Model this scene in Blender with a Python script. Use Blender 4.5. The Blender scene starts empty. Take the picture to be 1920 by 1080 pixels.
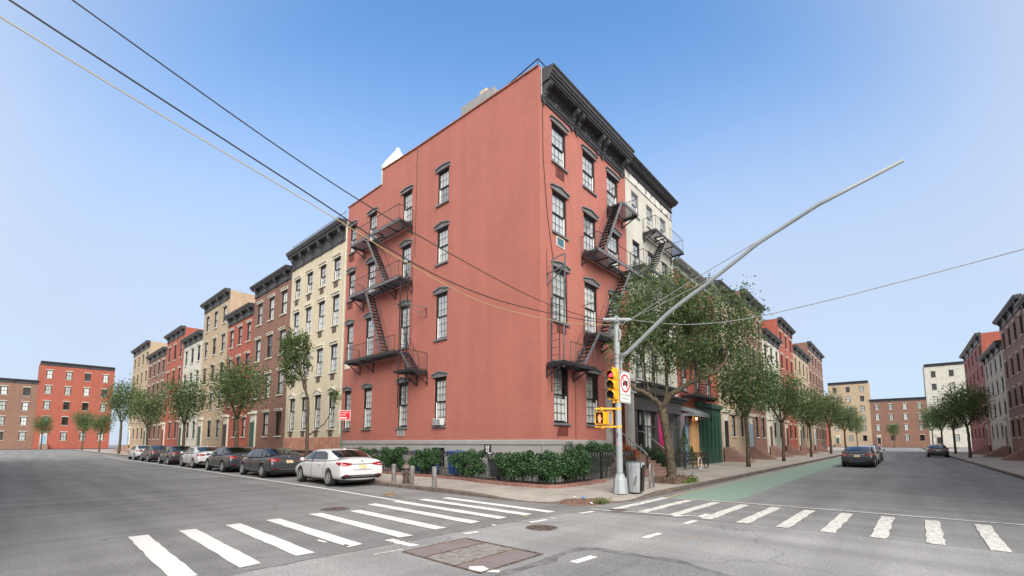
import bpy, bmesh, math, random
import numpy as np
from mathutils import Vector, Matrix
random.seed(7); rng = np.random.default_rng(7)
PI = math.pi; R = math.radians
SC = bpy.context.scene; COL = SC.collection

# ------------------------------------------------------------------ camera
CAM = Vector((10.980, -14.3126, 1.7))
YAW, PITCH, F_PX = R(41.27845), R(5.45727), 829.8346
cam = bpy.data.cameras.new('camera'); camo = bpy.data.objects.new('camera', cam); COL.objects.link(camo)
camo.location = CAM; camo.rotation_euler = (PI/2 + PITCH, 0, YAW)
cam.sensor_fit = 'HORIZONTAL'; cam.sensor_width = 36.0; cam.lens = F_PX/1920*36.0
cam.shift_x = 0.0; cam.shift_y = (750.435-540.0)/1920.0
cam.clip_start = 0.05; cam.clip_end = 3000
SC.camera = camo

# ------------------------------------------------------------------ light
SUN_EL, SUN_AZ = R(33), R(126)      # azimuth clockwise from +Y
w = bpy.data.worlds.new('World'); SC.world = w; w.use_nodes = True
nt = w.node_tree; bg = nt.nodes['Background']
sky = nt.nodes.new('ShaderNodeTexSky'); sky.sky_type = 'NISHITA'; sky.sun_disc = False
sky.sun_elevation = SUN_EL; sky.sun_rotation = SUN_AZ
sky.altitude = 0; sky.air_density = 1.0; sky.dust_density = 0.6; sky.ozone_density = 3.0
# thin high haze: the blue fades to a pale white-blue towards the horizon
gn = nt.nodes.new('ShaderNodeVectorMath'); gn.operation = 'MULTIPLY'; gn.inputs[1].default_value = (1.03, 1.52, 1.76); nt.links.new(sky.outputs[0], gn.inputs[0])
tc = nt.nodes.new('ShaderNodeTexCoord'); sx_ = nt.nodes.new('ShaderNodeSeparateXYZ'); nt.links.new(tc.outputs['Generated'], sx_.inputs[0])
hz = nt.nodes.new('ShaderNodeValToRGB'); hz.color_ramp.interpolation = 'B_SPLINE'
for i_, (p_, f_) in enumerate(((0.0, .95), (.30, .88), (.44, .66), (.58, .22), (.72, .0))):
    e_ = hz.color_ramp.elements[i_] if i_ < 2 else hz.color_ramp.elements.new(p_)
    e_.position = p_; e_.color = (f_, f_, f_, 1)
nt.links.new(sx_.outputs[2], hz.inputs[0])
cn_ = nt.nodes.new('ShaderNodeTexNoise'); cn_.inputs['Scale'].default_value = 2.2; cn_.inputs['Detail'].default_value = 5; nt.links.new(tc.outputs['Generated'], cn_.inputs['Vector'])
hv_ = nt.nodes.new('ShaderNodeMapRange'); hv_.inputs[1].default_value = .3; hv_.inputs[2].default_value = .7; hv_.inputs[3].default_value = .94; hv_.inputs[4].default_value = 1.05; nt.links.new(cn_.outputs[0], hv_.inputs[0])
hm_ = nt.nodes.new('ShaderNodeMath'); hm_.operation = 'MULTIPLY'; hm_.use_clamp = True; nt.links.new(hz.outputs[0], hm_.inputs[0]); nt.links.new(hv_.outputs[0], hm_.inputs[1])
mx_ = nt.nodes.new('ShaderNodeMix'); mx_.data_type = 'RGBA'; mx_.clamp_result = False; nt.links.new(hm_.outputs[0], mx_.inputs[0]); nt.links.new(gn.outputs[0], mx_.inputs[6]); mx_.inputs[7].default_value = (3.35, 3.8, 4.6, 1)
# broken bright cloud over the half of the sky behind the viewer, which the windows mirror
dt_ = nt.nodes.new('ShaderNodeVectorMath'); dt_.operation = 'DOT_PRODUCT'; dt_.inputs[1].default_value = (0.66, -0.75, 0.0); nt.links.new(tc.outputs['Generated'], dt_.inputs[0])
c1_ = nt.nodes.new('ShaderNodeMapRange'); c1_.interpolation_type = 'SMOOTHSTEP'; c1_.inputs[1].default_value = -.68; c1_.inputs[2].default_value = -.25; nt.links.new(dt_.outputs['Value'], c1_.inputs[0])
cn2 = nt.nodes.new('ShaderNodeTexNoise'); cn2.inputs['Scale'].default_value = 3.0; cn2.inputs['Detail'].default_value = 7; nt.links.new(tc.outputs['Generated'], cn2.inputs['Vector'])
c2_ = nt.nodes.new('ShaderNodeMapRange'); c2_.inputs[1].default_value = .3; c2_.inputs[2].default_value = .55; c2_.inputs[3].default_value = .7; c2_.inputs[4].default_value = 1; nt.links.new(cn2.outputs[0], c2_.inputs[0])
c3_ = nt.nodes.new('ShaderNodeMath'); c3_.operation = 'MULTIPLY'; nt.links.new(c1_.outputs[0], c3_.inputs[0]); nt.links.new(c2_.outputs[0], c3_.inputs[1])
mc_ = nt.nodes.new('ShaderNodeMix'); mc_.data_type = 'RGBA'; mc_.clamp_result = False; nt.links.new(c3_.outputs[0], mc_.inputs[0]); nt.links.new(mx_.outputs[2], mc_.inputs[6]); mc_.inputs[7].default_value = (5.0, 4.95, 4.9, 1)
nt.links.new(mc_.outputs[2], bg.inputs[0]); bg.inputs[1].default_value = 0.05
sl = bpy.data.lights.new('sun', 'SUN'); sl.energy = 1.5; sl.angle = R(50); sl.color = (1.0, 0.95, 0.865)
so = bpy.data.objects.new('sun', sl); COL.objects.link(so)
sd = Vector((math.sin(SUN_AZ)*math.cos(SUN_EL), math.cos(SUN_AZ)*math.cos(SUN_EL), math.sin(SUN_EL)))
so.rotation_euler = sd.to_track_quat('Z', 'Y').to_euler(); so.location = (30, -30, 40)
SC.view_settings.view_transform = 'Standard'; SC.view_settings.look = 'None'
SC.view_settings.gamma = 1; SC.view_settings.exposure = 1.9
SC.render.engine = 'CYCLES'
SC.cycles.max_bounces = 6; SC.cycles.transparent_max_bounces = 12

# ------------------------------------------------------------------ materials
def mat(name, col, rough=0.7, metal=0.0, var=0.12, scale=3.0, bump=0.0, bscale=40, spec=0.5, col2=None, thr=None, trans=0.0, emit=None, detail=4):
    m = bpy.data.materials.new(name); m.use_nodes = True; n = m.node_tree.nodes; l = m.node_tree.links
    b = n['Principled BSDF']; b.inputs['Roughness'].default_value = rough; b.inputs['Metallic'].default_value = metal
    b.inputs['Specular IOR Level'].default_value = spec
    g = n.new('ShaderNodeNewGeometry')
    t = n.new('ShaderNodeTexNoise'); t.inputs['Scale'].default_value = scale; t.inputs['Detail'].default_value = detail; t.inputs['Roughness'].default_value = 0.65
    l.new(g.outputs['Position'], t.inputs['Vector'])
    r = n.new('ShaderNodeValToRGB')
    c = col; d = col2 if col2 else tuple(x*(1-2*var) for x in c)
    a = c if col2 else tuple(min(1, x*(1+var)) for x in c)
    r.color_ramp.elements[0].position = 0.3 if not thr else thr[0]; r.color_ramp.elements[1].position = 0.7 if not thr else thr[1]
    r.color_ramp.elements[0].color = (*d, 1); r.color_ramp.elements[1].color = (*a, 1)
    l.new(t.outputs[0], r.inputs[0]); l.new(r.outputs[0], b.inputs['Base Color'])
    if bump:
        t2 = n.new('ShaderNodeTexNoise'); t2.inputs['Scale'].default_value = bscale; t2.inputs['Detail'].default_value = 3
        l.new(g.outputs['Position'], t2.inputs['Vector'])
        bp = n.new('ShaderNodeBump'); bp.inputs['Strength'].default_value = bump; bp.inputs['Distance'].default_value = 0.02
        l.new(t2.outputs[0], bp.inputs['Height']); l.new(bp.outputs[0], b.inputs['Normal'])
    if trans:
        tr = n.new('ShaderNodeBsdfTranslucent'); l.new(r.outputs[0], tr.inputs[0])
        mx = n.new('ShaderNodeMixShader'); mx.inputs[0].default_value = trans
        l.new(b.outputs[0], mx.inputs[1]); l.new(tr.outputs[0], mx.inputs[2]); l.new(mx.outputs[0], n['Material Output'].inputs[0])
    if emit:
        b.inputs['Emission Color'].default_value = (*emit[0], 1); b.inputs['Emission Strength'].default_value = emit[1]
    return m

def brick(name, col, mortar, bw=0.21, bh=0.066, ms=0.010, var=0.05, bump=0.3, stain=None):
    m = bpy.data.materials.new(name); m.use_nodes = True; n = m.node_tree.nodes; l = m.node_tree.links
    b = n['Principled BSDF']; b.inputs['Roughness'].default_value = 0.62; b.inputs['Specular IOR Level'].default_value = 0.25
    g = n.new('ShaderNodeNewGeometry'); s = n.new('ShaderNodeSeparateXYZ'); l.new(g.outputs['Position'], s.inputs[0])
    ad = n.new('ShaderNodeMath'); l.new(s.outputs[0], ad.inputs[0]); l.new(s.outputs[1], ad.inputs[1])
    # courses wander a little, as hand-laid ones do
    wn = n.new('ShaderNodeTexNoise'); wn.inputs['Scale'].default_value = 0.6; l.new(g.outputs['Position'], wn.inputs['Vector'])
    wm = n.new('ShaderNodeMath'); wm.operation = 'MULTIPLY_ADD'; wm.inputs[1].default_value = 0.03; l.new(wn.outputs[0], wm.inputs[0]); l.new(s.outputs[2], wm.inputs[2])
    cb = n.new('ShaderNodeCombineXYZ'); l.new(ad.outputs[0], cb.inputs[0]); l.new(wm.outputs[0], cb.inputs[1])
    t = n.new('ShaderNodeTexBrick'); l.new(cb.outputs[0], t.inputs['Vector'])
    t.inputs['Scale'].default_value = 1; t.inputs['Brick Width'].default_value = bw; t.inputs['Row Height'].default_value = bh
    t.inputs['Mortar Size'].default_value = ms; t.inputs['Mortar Smooth'].default_value = 0.3; t.inputs['Bias'].default_value = 0
    t.inputs['Color1'].default_value = (*[x*(1+var) for x in col], 1); t.inputs['Color2'].default_value = (*[x*(1-var) for x in col], 1)
    t.inputs['Mortar'].default_value = (*mortar, 1)
    nz = n.new('ShaderNodeTexNoise'); nz.inputs['Scale'].default_value = 0.35; nz.inputs['Detail'].default_value = 6; nz.inputs['Roughness'].default_value = 0.7
    l.new(g.outputs['Position'], nz.inputs['Vector'])
    mr = n.new('ShaderNodeMapRange'); mr.inputs[1].default_value = 0.3; mr.inputs[2].default_value = 0.7; mr.inputs[3].default_value = 0.92; mr.inputs[4].default_value = 1.07
    l.new(nz.outputs[0], mr.inputs[0])
    mp = n.new('ShaderNodeMapping'); mp.inputs['Scale'].default_value = (1.6, 1.6, 0.16); l.new(g.outputs['Position'], mp.inputs[0])
    ns = n.new('ShaderNodeTexNoise'); ns.inputs['Scale'].default_value = 1.0; ns.inputs['Detail'].default_value = 5; l.new(mp.outputs[0], ns.inputs['Vector'])
    mr2 = n.new('ShaderNodeMapRange'); mr2.inputs[1].default_value = 0.35; mr2.inputs[2].default_value = 0.7; mr2.inputs[3].default_value = 0.96; mr2.inputs[4].default_value = 1.04
    l.new(ns.outputs[0], mr2.inputs[0])
    mm = n.new('ShaderNodeMath'); mm.operation = 'MULTIPLY'; l.new(mr.outputs[0], mm.inputs[0]); l.new(mr2.outputs[0], mm.inputs[1])
    hv = n.new('ShaderNodeVectorMath'); hv.operation = 'SCALE'; l.new(t.outputs['Color'], hv.inputs[0]); l.new(mm.outputs[0], hv.inputs['Scale'])
    out = hv.outputs[0]
    if stain:
        n3 = n.new('ShaderNodeTexNoise'); n3.inputs['Scale'].default_value = 1.1; n3.inputs['Detail'].default_value = 8; n3.inputs['Roughness'].default_value = 0.75
        l.new(g.outputs['Position'], n3.inputs['Vector'])
        r3 = n.new('ShaderNodeMapRange'); r3.inputs[1].default_value = stain[1]; r3.inputs[2].default_value = stain[1]+0.06; l.new(n3.outputs[0], r3.inputs[0])
        mx = n.new('ShaderNodeMix'); mx.data_type = 'RGBA'; l.new(r3.outputs[0], mx.inputs[0]); l.new(out, mx.inputs[6]); mx.inputs[7].default_value = (*stain[0], 1)
        out = mx.outputs[2]
    l.new(out, b.inputs['Base Color'])
    bp = n.new('ShaderNodeBump'); bp.inputs['Strength'].default_value = bump; bp.inputs['Distance'].default_value = 0.01; bp.invert = True
    l.new(t.outputs['Fac'], bp.inputs['Height']); l.new(bp.outputs[0], b.inputs['Normal'])
    return m

def glass(name, tint=(0.95, 0.97, 0.97), base=0.25):
    m = bpy.data.materials.new(name); m.use_nodes = True; n = m.node_tree.nodes; l = m.node_tree.links
    n.remove(n['Principled BSDF'])
    gl = n.new('ShaderNodeBsdfGlossy'); gl.inputs['Roughness'].default_value = 0.02; gl.inputs['Color'].default_value = (0.97, 0.98, 1, 1)
    tr = n.new('ShaderNodeBsdfTransparent'); tr.inputs[0].default_value = (*tint, 1)
    lw = n.new('ShaderNodeLayerWeight'); lw.inputs[0].default_value = .5; pw = n.new('ShaderNodeMath'); pw.operation = 'POWER'; pw.inputs[1].default_value = 4.5; l.new(lw.outputs['Facing'], pw.inputs[0])
    mr = n.new('ShaderNodeMapRange'); mr.inputs[3].default_value = base; mr.inputs[4].default_value = .9; l.new(pw.outputs[0], mr.inputs[0])
    # old sheet glass is not flat
    g = n.new('ShaderNodeNewGeometry'); nz = n.new('ShaderNodeTexNoise'); nz.inputs['Scale'].default_value = 1.7; l.new(g.outputs['Position'], nz.inputs['Vector'])
    bp = n.new('ShaderNodeBump'); bp.inputs['Strength'].default_value = 0.25; bp.inputs['Distance'].default_value = 0.03; l.new(nz.outputs[0], bp.inputs['Height']); l.new(bp.outputs[0], gl.inputs['Normal'])
    mx = n.new('ShaderNodeMixShader'); l.new(mr.outputs[0], mx.inputs[0]); l.new(tr.outputs[0], mx.inputs[1]); l.new(gl.outputs[0], mx.inputs[2])
    l.new(mx.outputs[0], n['Material Output'].inputs[0])
    return m

def asphalt(name, col, col2):
    m = mat(name, col, 0.9, var=0.1, scale=0.5, spec=0.2, col2=col2, thr=(0.32, 0.68), detail=8)
    n = m.node_tree.nodes; l = m.node_tree.links; b = n['Principled BSDF']; g = [x for x in n if x.type == 'NEW_GEOMETRY'][0]
    old = b.inputs['Base Color'].links[0].from_socket
    v = n.new('ShaderNodeTexVoronoi'); v.inputs['Scale'].default_value = 70; l.new(g.outputs['Position'], v.inputs['Vector'])
    nz = n.new('ShaderNodeTexNoise'); nz.inputs['Scale'].default_value = 28; nz.inputs['Detail'].default_value = 6; nz.inputs['Roughness'].default_value = .8; l.new(g.outputs['Position'], nz.inputs['Vector'])
    mr = n.new('ShaderNodeMapRange'); mr.inputs[1].default_value = .3; mr.inputs[2].default_value = .7; mr.inputs[3].default_value = .62; mr.inputs[4].default_value = 1.38; l.new(nz.outputs[0], mr.inputs[0])
    sv = n.new('ShaderNodeVectorMath'); sv.operation = 'SCALE'; l.new(old, sv.inputs[0]); l.new(mr.outputs[0], sv.inputs['Scale'])
    # hairline cracks
    wv = n.new('ShaderNodeTexNoise'); wv.inputs['Scale'].default_value = 1.5; wv.inputs['Detail'].default_value = 5; l.new(g.outputs['Position'], wv.inputs['Vector'])
    av = n.new('ShaderNodeVectorMath'); av.operation = 'ADD'; l.new(g.outputs['Position'], av.inputs[0]); l.new(wv.outputs['Color'], av.inputs[1])
    c = n.new('ShaderNodeTexVoronoi'); c.feature = 'DISTANCE_TO_EDGE'; c.inputs['Scale'].default_value = .17; l.new(av.outputs[0], c.inputs['Vector'])
    cr = n.new('ShaderNodeMapRange'); cr.inputs[1].default_value = .0008; cr.inputs[2].default_value = .003; cr.inputs[3].default_value = .72; cr.inputs[4].default_value = 1; l.new(c.outputs[0], cr.inputs[0])
    s2 = n.new('ShaderNodeVectorMath'); s2.operation = 'SCALE'; l.new(sv.outputs[0], s2.inputs[0]); l.new(cr.outputs[0], s2.inputs['Scale'])
    last_ = s2.outputs[0]
    for sc_ in ((.06, .9, 1), (.9, .06, 1)):
        mp_ = n.new('ShaderNodeMapping'); mp_.inputs['Scale'].default_value = sc_; l.new(g.outputs['Position'], mp_.inputs[0])
        tn_ = n.new('ShaderNodeTexNoise'); tn_.inputs['Scale'].default_value = 1.3; tn_.inputs['Detail'].default_value = 5; l.new(mp_.outputs[0], tn_.inputs['Vector'])
        tr_ = n.new('ShaderNodeMapRange'); tr_.inputs[1].default_value = .36; tr_.inputs[2].default_value = .62; tr_.inputs[3].default_value = .86; tr_.inputs[4].default_value = 1.06; l.new(tn_.outputs[0], tr_.inputs[0])
        ts_ = n.new('ShaderNodeVectorMath'); ts_.operation = 'SCALE'; l.new(last_, ts_.inputs[0]); l.new(tr_.outputs[0], ts_.inputs['Scale']); last_ = ts_.outputs[0]
    on_ = n.new('ShaderNodeTexNoise'); on_.inputs['Scale'].default_value = 2.6; on_.inputs['Detail'].default_value = 6; on_.inputs['Roughness'].default_value = .7; l.new(g.outputs['Position'], on_.inputs['Vector'])
    or_ = n.new('ShaderNodeMapRange'); or_.inputs[1].default_value = .27; or_.inputs[2].default_value = .36; or_.inputs[3].default_value = .72; or_.inputs[4].default_value = 1; l.new(on_.outputs[0], or_.inputs[0])
    os_ = n.new('ShaderNodeVectorMath'); os_.operation = 'SCALE'; l.new(last_, os_.inputs[0]); l.new(or_.outputs[0], os_.inputs['Scale'])
    l.new(os_.outputs[0], b.inputs['Base Color'])
    bp = n.new('ShaderNodeBump'); bp.inputs['Strength'].default_value = .4; bp.inputs['Distance'].default_value = .006; l.new(v.outputs[0], bp.inputs['Height']); l.new(bp.outputs[0], b.inputs['Normal'])
    return m

def paint_worn(name, col, asp, lo=0.36, hi=0.44, scale=9):
    m = mat(name, col, 0.75, scale=scale, spec=0.2, col2=asp, thr=(lo, hi), detail=10); return m

def flags(name, col, sx, sy, off=(0, 0)):
    m = mat(name, col, 0.9, var=.13, scale=.7, spec=.2, detail=9)
    n = m.node_tree.nodes; l = m.node_tree.links; b = n['Principled BSDF']; g = [x for x in n if x.type == 'NEW_GEOMETRY'][0]
    old = b.inputs['Base Color'].links[0].from_socket
    t = n.new('ShaderNodeTexBrick'); t.offset = 0; t.inputs['Scale'].default_value = 1; t.inputs['Brick Width'].default_value = sx; t.inputs['Row Height'].default_value = sy
    t.inputs['Mortar Size'].default_value = .012; t.inputs['Color1'].default_value = (1.06, 1.05, 1.03, 1); t.inputs['Color2'].default_value = (.9, .9, .92, 1); t.inputs['Mortar'].default_value = (.55, .52, .5, 1)
    ad = n.new('ShaderNodeVectorMath'); ad.inputs[1].default_value = (*off, 0); l.new(g.outputs['Position'], ad.inputs[0]); l.new(ad.outputs[0], t.inputs['Vector'])
    nz = n.new('ShaderNodeTexNoise'); nz.inputs['Scale'].default_value = 14; nz.inputs['Detail'].default_value = 8; nz.inputs['Roughness'].default_value = .75; l.new(g.outputs['Position'], nz.inputs['Vector'])
    mr = n.new('ShaderNodeMapRange'); mr.inputs[1].default_value = .3; mr.inputs[2].default_value = .7; mr.inputs[3].default_value = .82; mr.inputs[4].default_value = 1.15; l.new(nz.outputs[0], mr.inputs[0])
    mu = n.new('ShaderNodeVectorMath'); mu.operation = 'MULTIPLY'; l.new(old, mu.inputs[0]); l.new(t.outputs['Color'], mu.inputs[1])
    s2 = n.new('ShaderNodeVectorMath'); s2.operation = 'SCALE'; l.new(mu.outputs[0], s2.inputs[0]); l.new(mr.outputs[0], s2.inputs['Scale'])
    l.new(s2.outputs[0], b.inputs['Base Color'])
    return m

M = {}
M['red'] = brick('red painted brick', (0.42, 0.156, 0.125), (0.325, 0.113, 0.088), var=.04, bump=.25)
M['cream'] = brick('cream painted brick', (0.60, 0.535, 0.405), (0.46, 0.41, 0.31))
M['brick2'] = brick('red brick', (0.36, 0.085, 0.055), (0.22, 0.10, 0.075), var=.2)
M['brick3'] = brick('brown brick', (0.22, 0.10, 0.07), (0.2, 0.16, 0.13), var=.25)
M['brick4'] = brick('tan brick', (0.42, 0.31, 0.2), (0.35, 0.3, 0.25), var=.15)
M['stucco'] = mat('pale stucco', (0.50, 0.49, 0.44), .9, var=.09, scale=.8, bump=.25, bscale=12, detail=8)
M['peel'] = mat('peeling paint', (0.62, 0.60, 0.57), .9, scale=2.2, col2=(.17, .17, .19), thr=(.43, .47), detail=10)
M['trim'] = mat('grey painted trim', (0.165, 0.168, 0.176), .5, var=.1, scale=2)
M['base'] = mat('grey painted base', (0.33, 0.32, 0.315), .7, var=.07, scale=1.3, detail=7)
M['iron'] = mat('black iron', (0.016, 0.016, 0.019), .45, var=.2, scale=6)
M['feiron'] = mat('fire escape iron', (0.026, 0.026, 0.031), .42, var=.3, scale=5)
M['felight'] = mat('grey highlight iron', (0.14, 0.14, 0.16), .4, var=.3, scale=5)  # paler than feiron: light reflected off outer edges is put into the colour
M['cornice'] = mat('dark cornice paint', (0.05, 0.051, 0.06), .38, var=.2, scale=3)
M['frame'] = mat('black window frame', (0.013, 0.013, 0.017), .4, var=.1)
M['white'] = mat('white paint', (0.75, 0.75, 0.74), .45, var=.05)
M['wintrim'] = mat('cream stone trim', (0.6, 0.57, 0.49), .7, var=.1)
M['glass'] = glass('window glass', base=.10); M['glass_top'] = glass('upper window glass', base=.42)
M['darkglass'] = glass('dark glass', (.25, .3, .3), .12)
M['curtain'] = mat('white curtain', (0.90, 0.91, 0.90), .9, var=.06, scale=4, trans=.25)
M['sheer'] = mat('grey curtain', (0.58, 0.61, 0.58), .9, var=.15, scale=3, trans=.2)
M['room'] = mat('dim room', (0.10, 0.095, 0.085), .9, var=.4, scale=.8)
M['roof'] = mat('roof felt', (0.25, 0.25, 0.25), .9)
M['copper'] = mat('clay coping', (0.36, 0.15, 0.10), .8, var=.2)
M['grille'] = mat('red brown grille', (0.16, 0.045, 0.035), .6)
M['rustbase'] = mat('salmon stucco', (0.46, 0.23, 0.16), .85, var=.2, scale=1.6, detail=8)
M['asphalt'] = asphalt('asphalt', (0.26, 0.26, 0.262), (0.21, 0.21, 0.213))
M['asphalt_pale'] = asphalt('pale worn asphalt', (0.345, 0.345, 0.345), (0.28, 0.28, 0.285))
M['patch'] = asphalt('newer asphalt', (0.285, 0.285, 0.29), (0.235, 0.235, 0.24))
M['tar'] = mat('tar seam', (0.12, 0.12, 0.125), .7, scale=4, col2=(.22, .22, .225), thr=(.4, .6), detail=9)
M['walk'] = flags('concrete sidewalk', (0.40, 0.365, 0.33), 1.52, 1.52, (0.2, -.1))
M['kerb'] = mat('kerb stone', (0.15, 0.118, 0.103), .8, var=.25, scale=2.5, detail=8)
M['kerbrust'] = mat('rusty kerb face', (0.16, 0.085, 0.065), .7, var=.3, scale=5)
M['planter'] = mat('brownstone edging', (0.25, 0.13, 0.105), .85, var=.2, scale=3, bump=.4, bscale=18)
M['soil'] = mat('soil', (0.12, 0.075, 0.05), .95, var=.4, scale=9, bump=.8, bscale=25)
M['paint'] = paint_worn('road paint', (0.72, 0.72, 0.70), (0.3, 0.3, 0.3), .25, .34, 7)
M['paintworn'] = paint_worn('worn road paint', (0.66, 0.65, 0.61), (0.25, 0.25, 0.25), .36, .5, 12)
M['green_lane'] = mat('green lane paint', (0.23, 0.34, 0.27), .85, scale=8, col2=(.2, .25, .22), thr=(.35, .6), detail=8)
M['yellow_mark'] = mat('utility mark', (0.55, 0.38, 0.18), .85, scale=14, col2=(.25, .24, .22), thr=(.42, .55), detail=8)
M['steel'] = mat('vault steel plate', (0.25, 0.235, 0.25), .5, metal=.0, scale=2.2, col2=(.215, .175, .165), thr=(.3, .75), detail=8, bump=.3, bscale=60)
M['rust'] = mat('rusty iron', (0.135, 0.105, 0.09), .75, var=.4, scale=9, bump=.5, bscale=40)
M['grating'] = mat('worn grey grating', (0.30, 0.285, 0.27), .6, var=.25, scale=9)
M['rustedge'] = mat('orange rust', (0.33, 0.22, 0.15), .8, var=.3, scale=7)
M['galv'] = mat('galvanised steel', (0.30, 0.335, 0.355), .5, var=.1, scale=2.5, detail=7)
M['galvd'] = mat('grey steel', (0.27, 0.275, 0.28), .45, metal=.4, var=.15, scale=6)
M['yellow'] = mat('signal yellow', (0.80, 0.40, 0.02), .45, var=.08, scale=4)
M['black'] = mat('black plastic', (0.015, 0.015, 0.016), .5)
M['signwhite'] = mat('sign white', (0.78, 0.79, 0.78), .45, var=.03)
M['signred'] = mat('sign red', (0.58, 0.03, 0.05), .45, var=.05)
M['signblack'] = mat('sign black', (0.02, 0.02, 0.022), .5)
M['textgrey'] = mat('faded sign lettering', (0.20, 0.21, 0.21), .5)
M['redled'] = mat('red signal', (0.6, 0.02, 0.02), .4, emit=((1, .03, .05), 1.6))
M['handled'] = mat('orange hand signal', (0.8, 0.16, 0.06), .4, emit=((1, .13, .05), .9))
M['lensamber'] = mat('unlit amber lens', (0.10, 0.055, 0.02), .25); M['lensgreen'] = mat('unlit green lens', (0.015, 0.035, 0.035), .2)
M['panelgrey'] = mat('dark signal face', (0.25, 0.28, 0.33), .35, var=.05)
M['stone'] = mat('brownstone steps', (0.31, 0.19, 0.16), .85, var=.13, scale=3, detail=7)
M['lime'] = mat('grey column paint', (0.36, 0.355, 0.345), .7, var=.1, scale=2)
M['doorred'] = mat('dark red recess', (0.13, 0.035, 0.028), .6, var=.1)
M['char'] = mat('charcoal storefront paint', (0.062, 0.062, 0.068), .5, var=.15)
M['pink'] = mat('pink paint', (0.75, 0.06, 0.26), .5, var=.05); M['crimson'] = mat('crimson panel', (0.48, 0.01, 0.10), .5)
M['blue'] = mat('blue door paint', (0.21, 0.36, 0.52), .5, var=.05); M['teal'] = mat('teal louvre', (.07,.17,.23), .5); M['orange'] = mat('ochre stone', (0.58, 0.33, 0.15), .8, var=.12)
M['dgreen'] = mat('dark green paint', (0.025, 0.085, 0.06), .55, var=.12); M['mauve'] = mat('mauve post', (0.22, 0.17, 0.19), .6)
M['awning'] = mat('slate awning', (0.19, 0.2, 0.225), .6, var=.1)
M['binblue'] = mat('blue bin plastic', (0.02, 0.13, 0.48), .4, var=.1); M['bingrey'] = mat('charcoal bin plastic', (0.06, 0.065, 0.08), .45)
M['binlid'] = mat('pale bin lid', (0.6, 0.6, 0.58), .5)
M['litter'] = mat('litter bin steel', (0.31, 0.33, 0.355), .42, metal=.35, var=.08, scale=4)
M['bark'] = mat('bark', (0.11, 0.085, 0.058), .95, var=.45, scale=9, bump=1.0, bscale=28, detail=8)
M['twig'] = mat('dark twig', (0.05, 0.04, 0.032), .9, var=.3)
M['hydrant'] = mat('weathered hydrant', (0.085, 0.06, 0.05), .6, var=.35, scale=7)
M['bollard'] = mat('scuffed bollard', (0.215, 0.205, 0.205), .6, scale=5, col2=(.09, .075, .07), thr=(.36, .62), detail=8)
M['carwhite'] = mat('white car paint', (0.64, 0.655, 0.67), .18, var=.01, spec=.6); M['cardark'] = mat('dark car paint', (0.05, 0.055, 0.065), .2, var=.02, spec=.6)
M['tyre'] = mat('tyre', (0.015, 0.015, 0.016), .8); M['rim'] = mat('alloy rim', (0.55, 0.56, 0.58), .3, metal=.6)
M['chrome'] = mat('chrome', (0.5, 0.5, 0.52), .15, metal=.9); M['taillight'] = mat('tail light', (0.33, 0.01, 0.02), .12, var=.2, scale=10)
M['lampclear'] = mat('clear lamp', (0.62, 0.5, 0.5), .15); M['plate'] = mat('licence plate', (0.66, 0.50, 0.30), .5, var=.15, scale=9)
M['tan'] = mat('tan chimney', (0.6, 0.46, 0.3), .8); M['vent'] = mat('grey sheet metal', (0.27, 0.28, 0.29), .5, var=.1)
M['whitecone'] = mat('white sheet', (0.7, 0.73, 0.74), .6, var=.05)
M['wire'] = mat('black cable', (0.03, 0.03, 0.033), .6); M['wireyellow'] = mat('yellow cable', (0.46, 0.36, 0.18), .6); M['wiregrey'] = mat('steel cable', (0.33, 0.34, 0.35), .5)
M['lidwhite'] = mat('crumpled paper', (0.7, 0.7, 0.68), .8, var=.1); M['bluelitter'] = mat('blue wrapper', (0.08, 0.22, 0.55), .5)
M['leafpile'] = mat('dry leaves', (0.33, 0.24, 0.16), .9, var=.3, scale=30)
M['lamp'] = mat('warm bulb', (1, .7, .35), .4, emit=((1, .55, .2), 3.0))
def leafmats(tag, c1, c2, c3, trans=.35):
    return [mat(tag+' leaf dark', c1, .5, var=.18, scale=5, trans=trans), mat(tag+' leaf mid', c2, .5, var=.18, scale=5, trans=trans), mat(tag+' leaf light', c3, .5, var=.18, scale=5, trans=trans)]
LT = leafmats('pear', (0.075, 0.135, 0.05), (0.14, 0.21, 0.08), (0.24, 0.31, 0.13), .5)
LH = leafmats('holly', (0.018, 0.055, 0.02), (0.035, 0.095, 0.033), (0.075, 0.16, 0.05), .15)
LC = leafmats('cypress', (0.05, 0.11, 0.035), (0.09, 0.16, 0.05), (0.14, 0.21, 0.08), .2)
LO = leafmats('orange', (0.32, 0.08, 0.025), (0.5, 0.15, 0.05), (0.62, 0.24, 0.09), .25)
LG = leafmats('weed', (0.07, 0.14, 0.03), (0.13, 0.22, 0.05), (0.24, 0.32, 0.09), .3)

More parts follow.
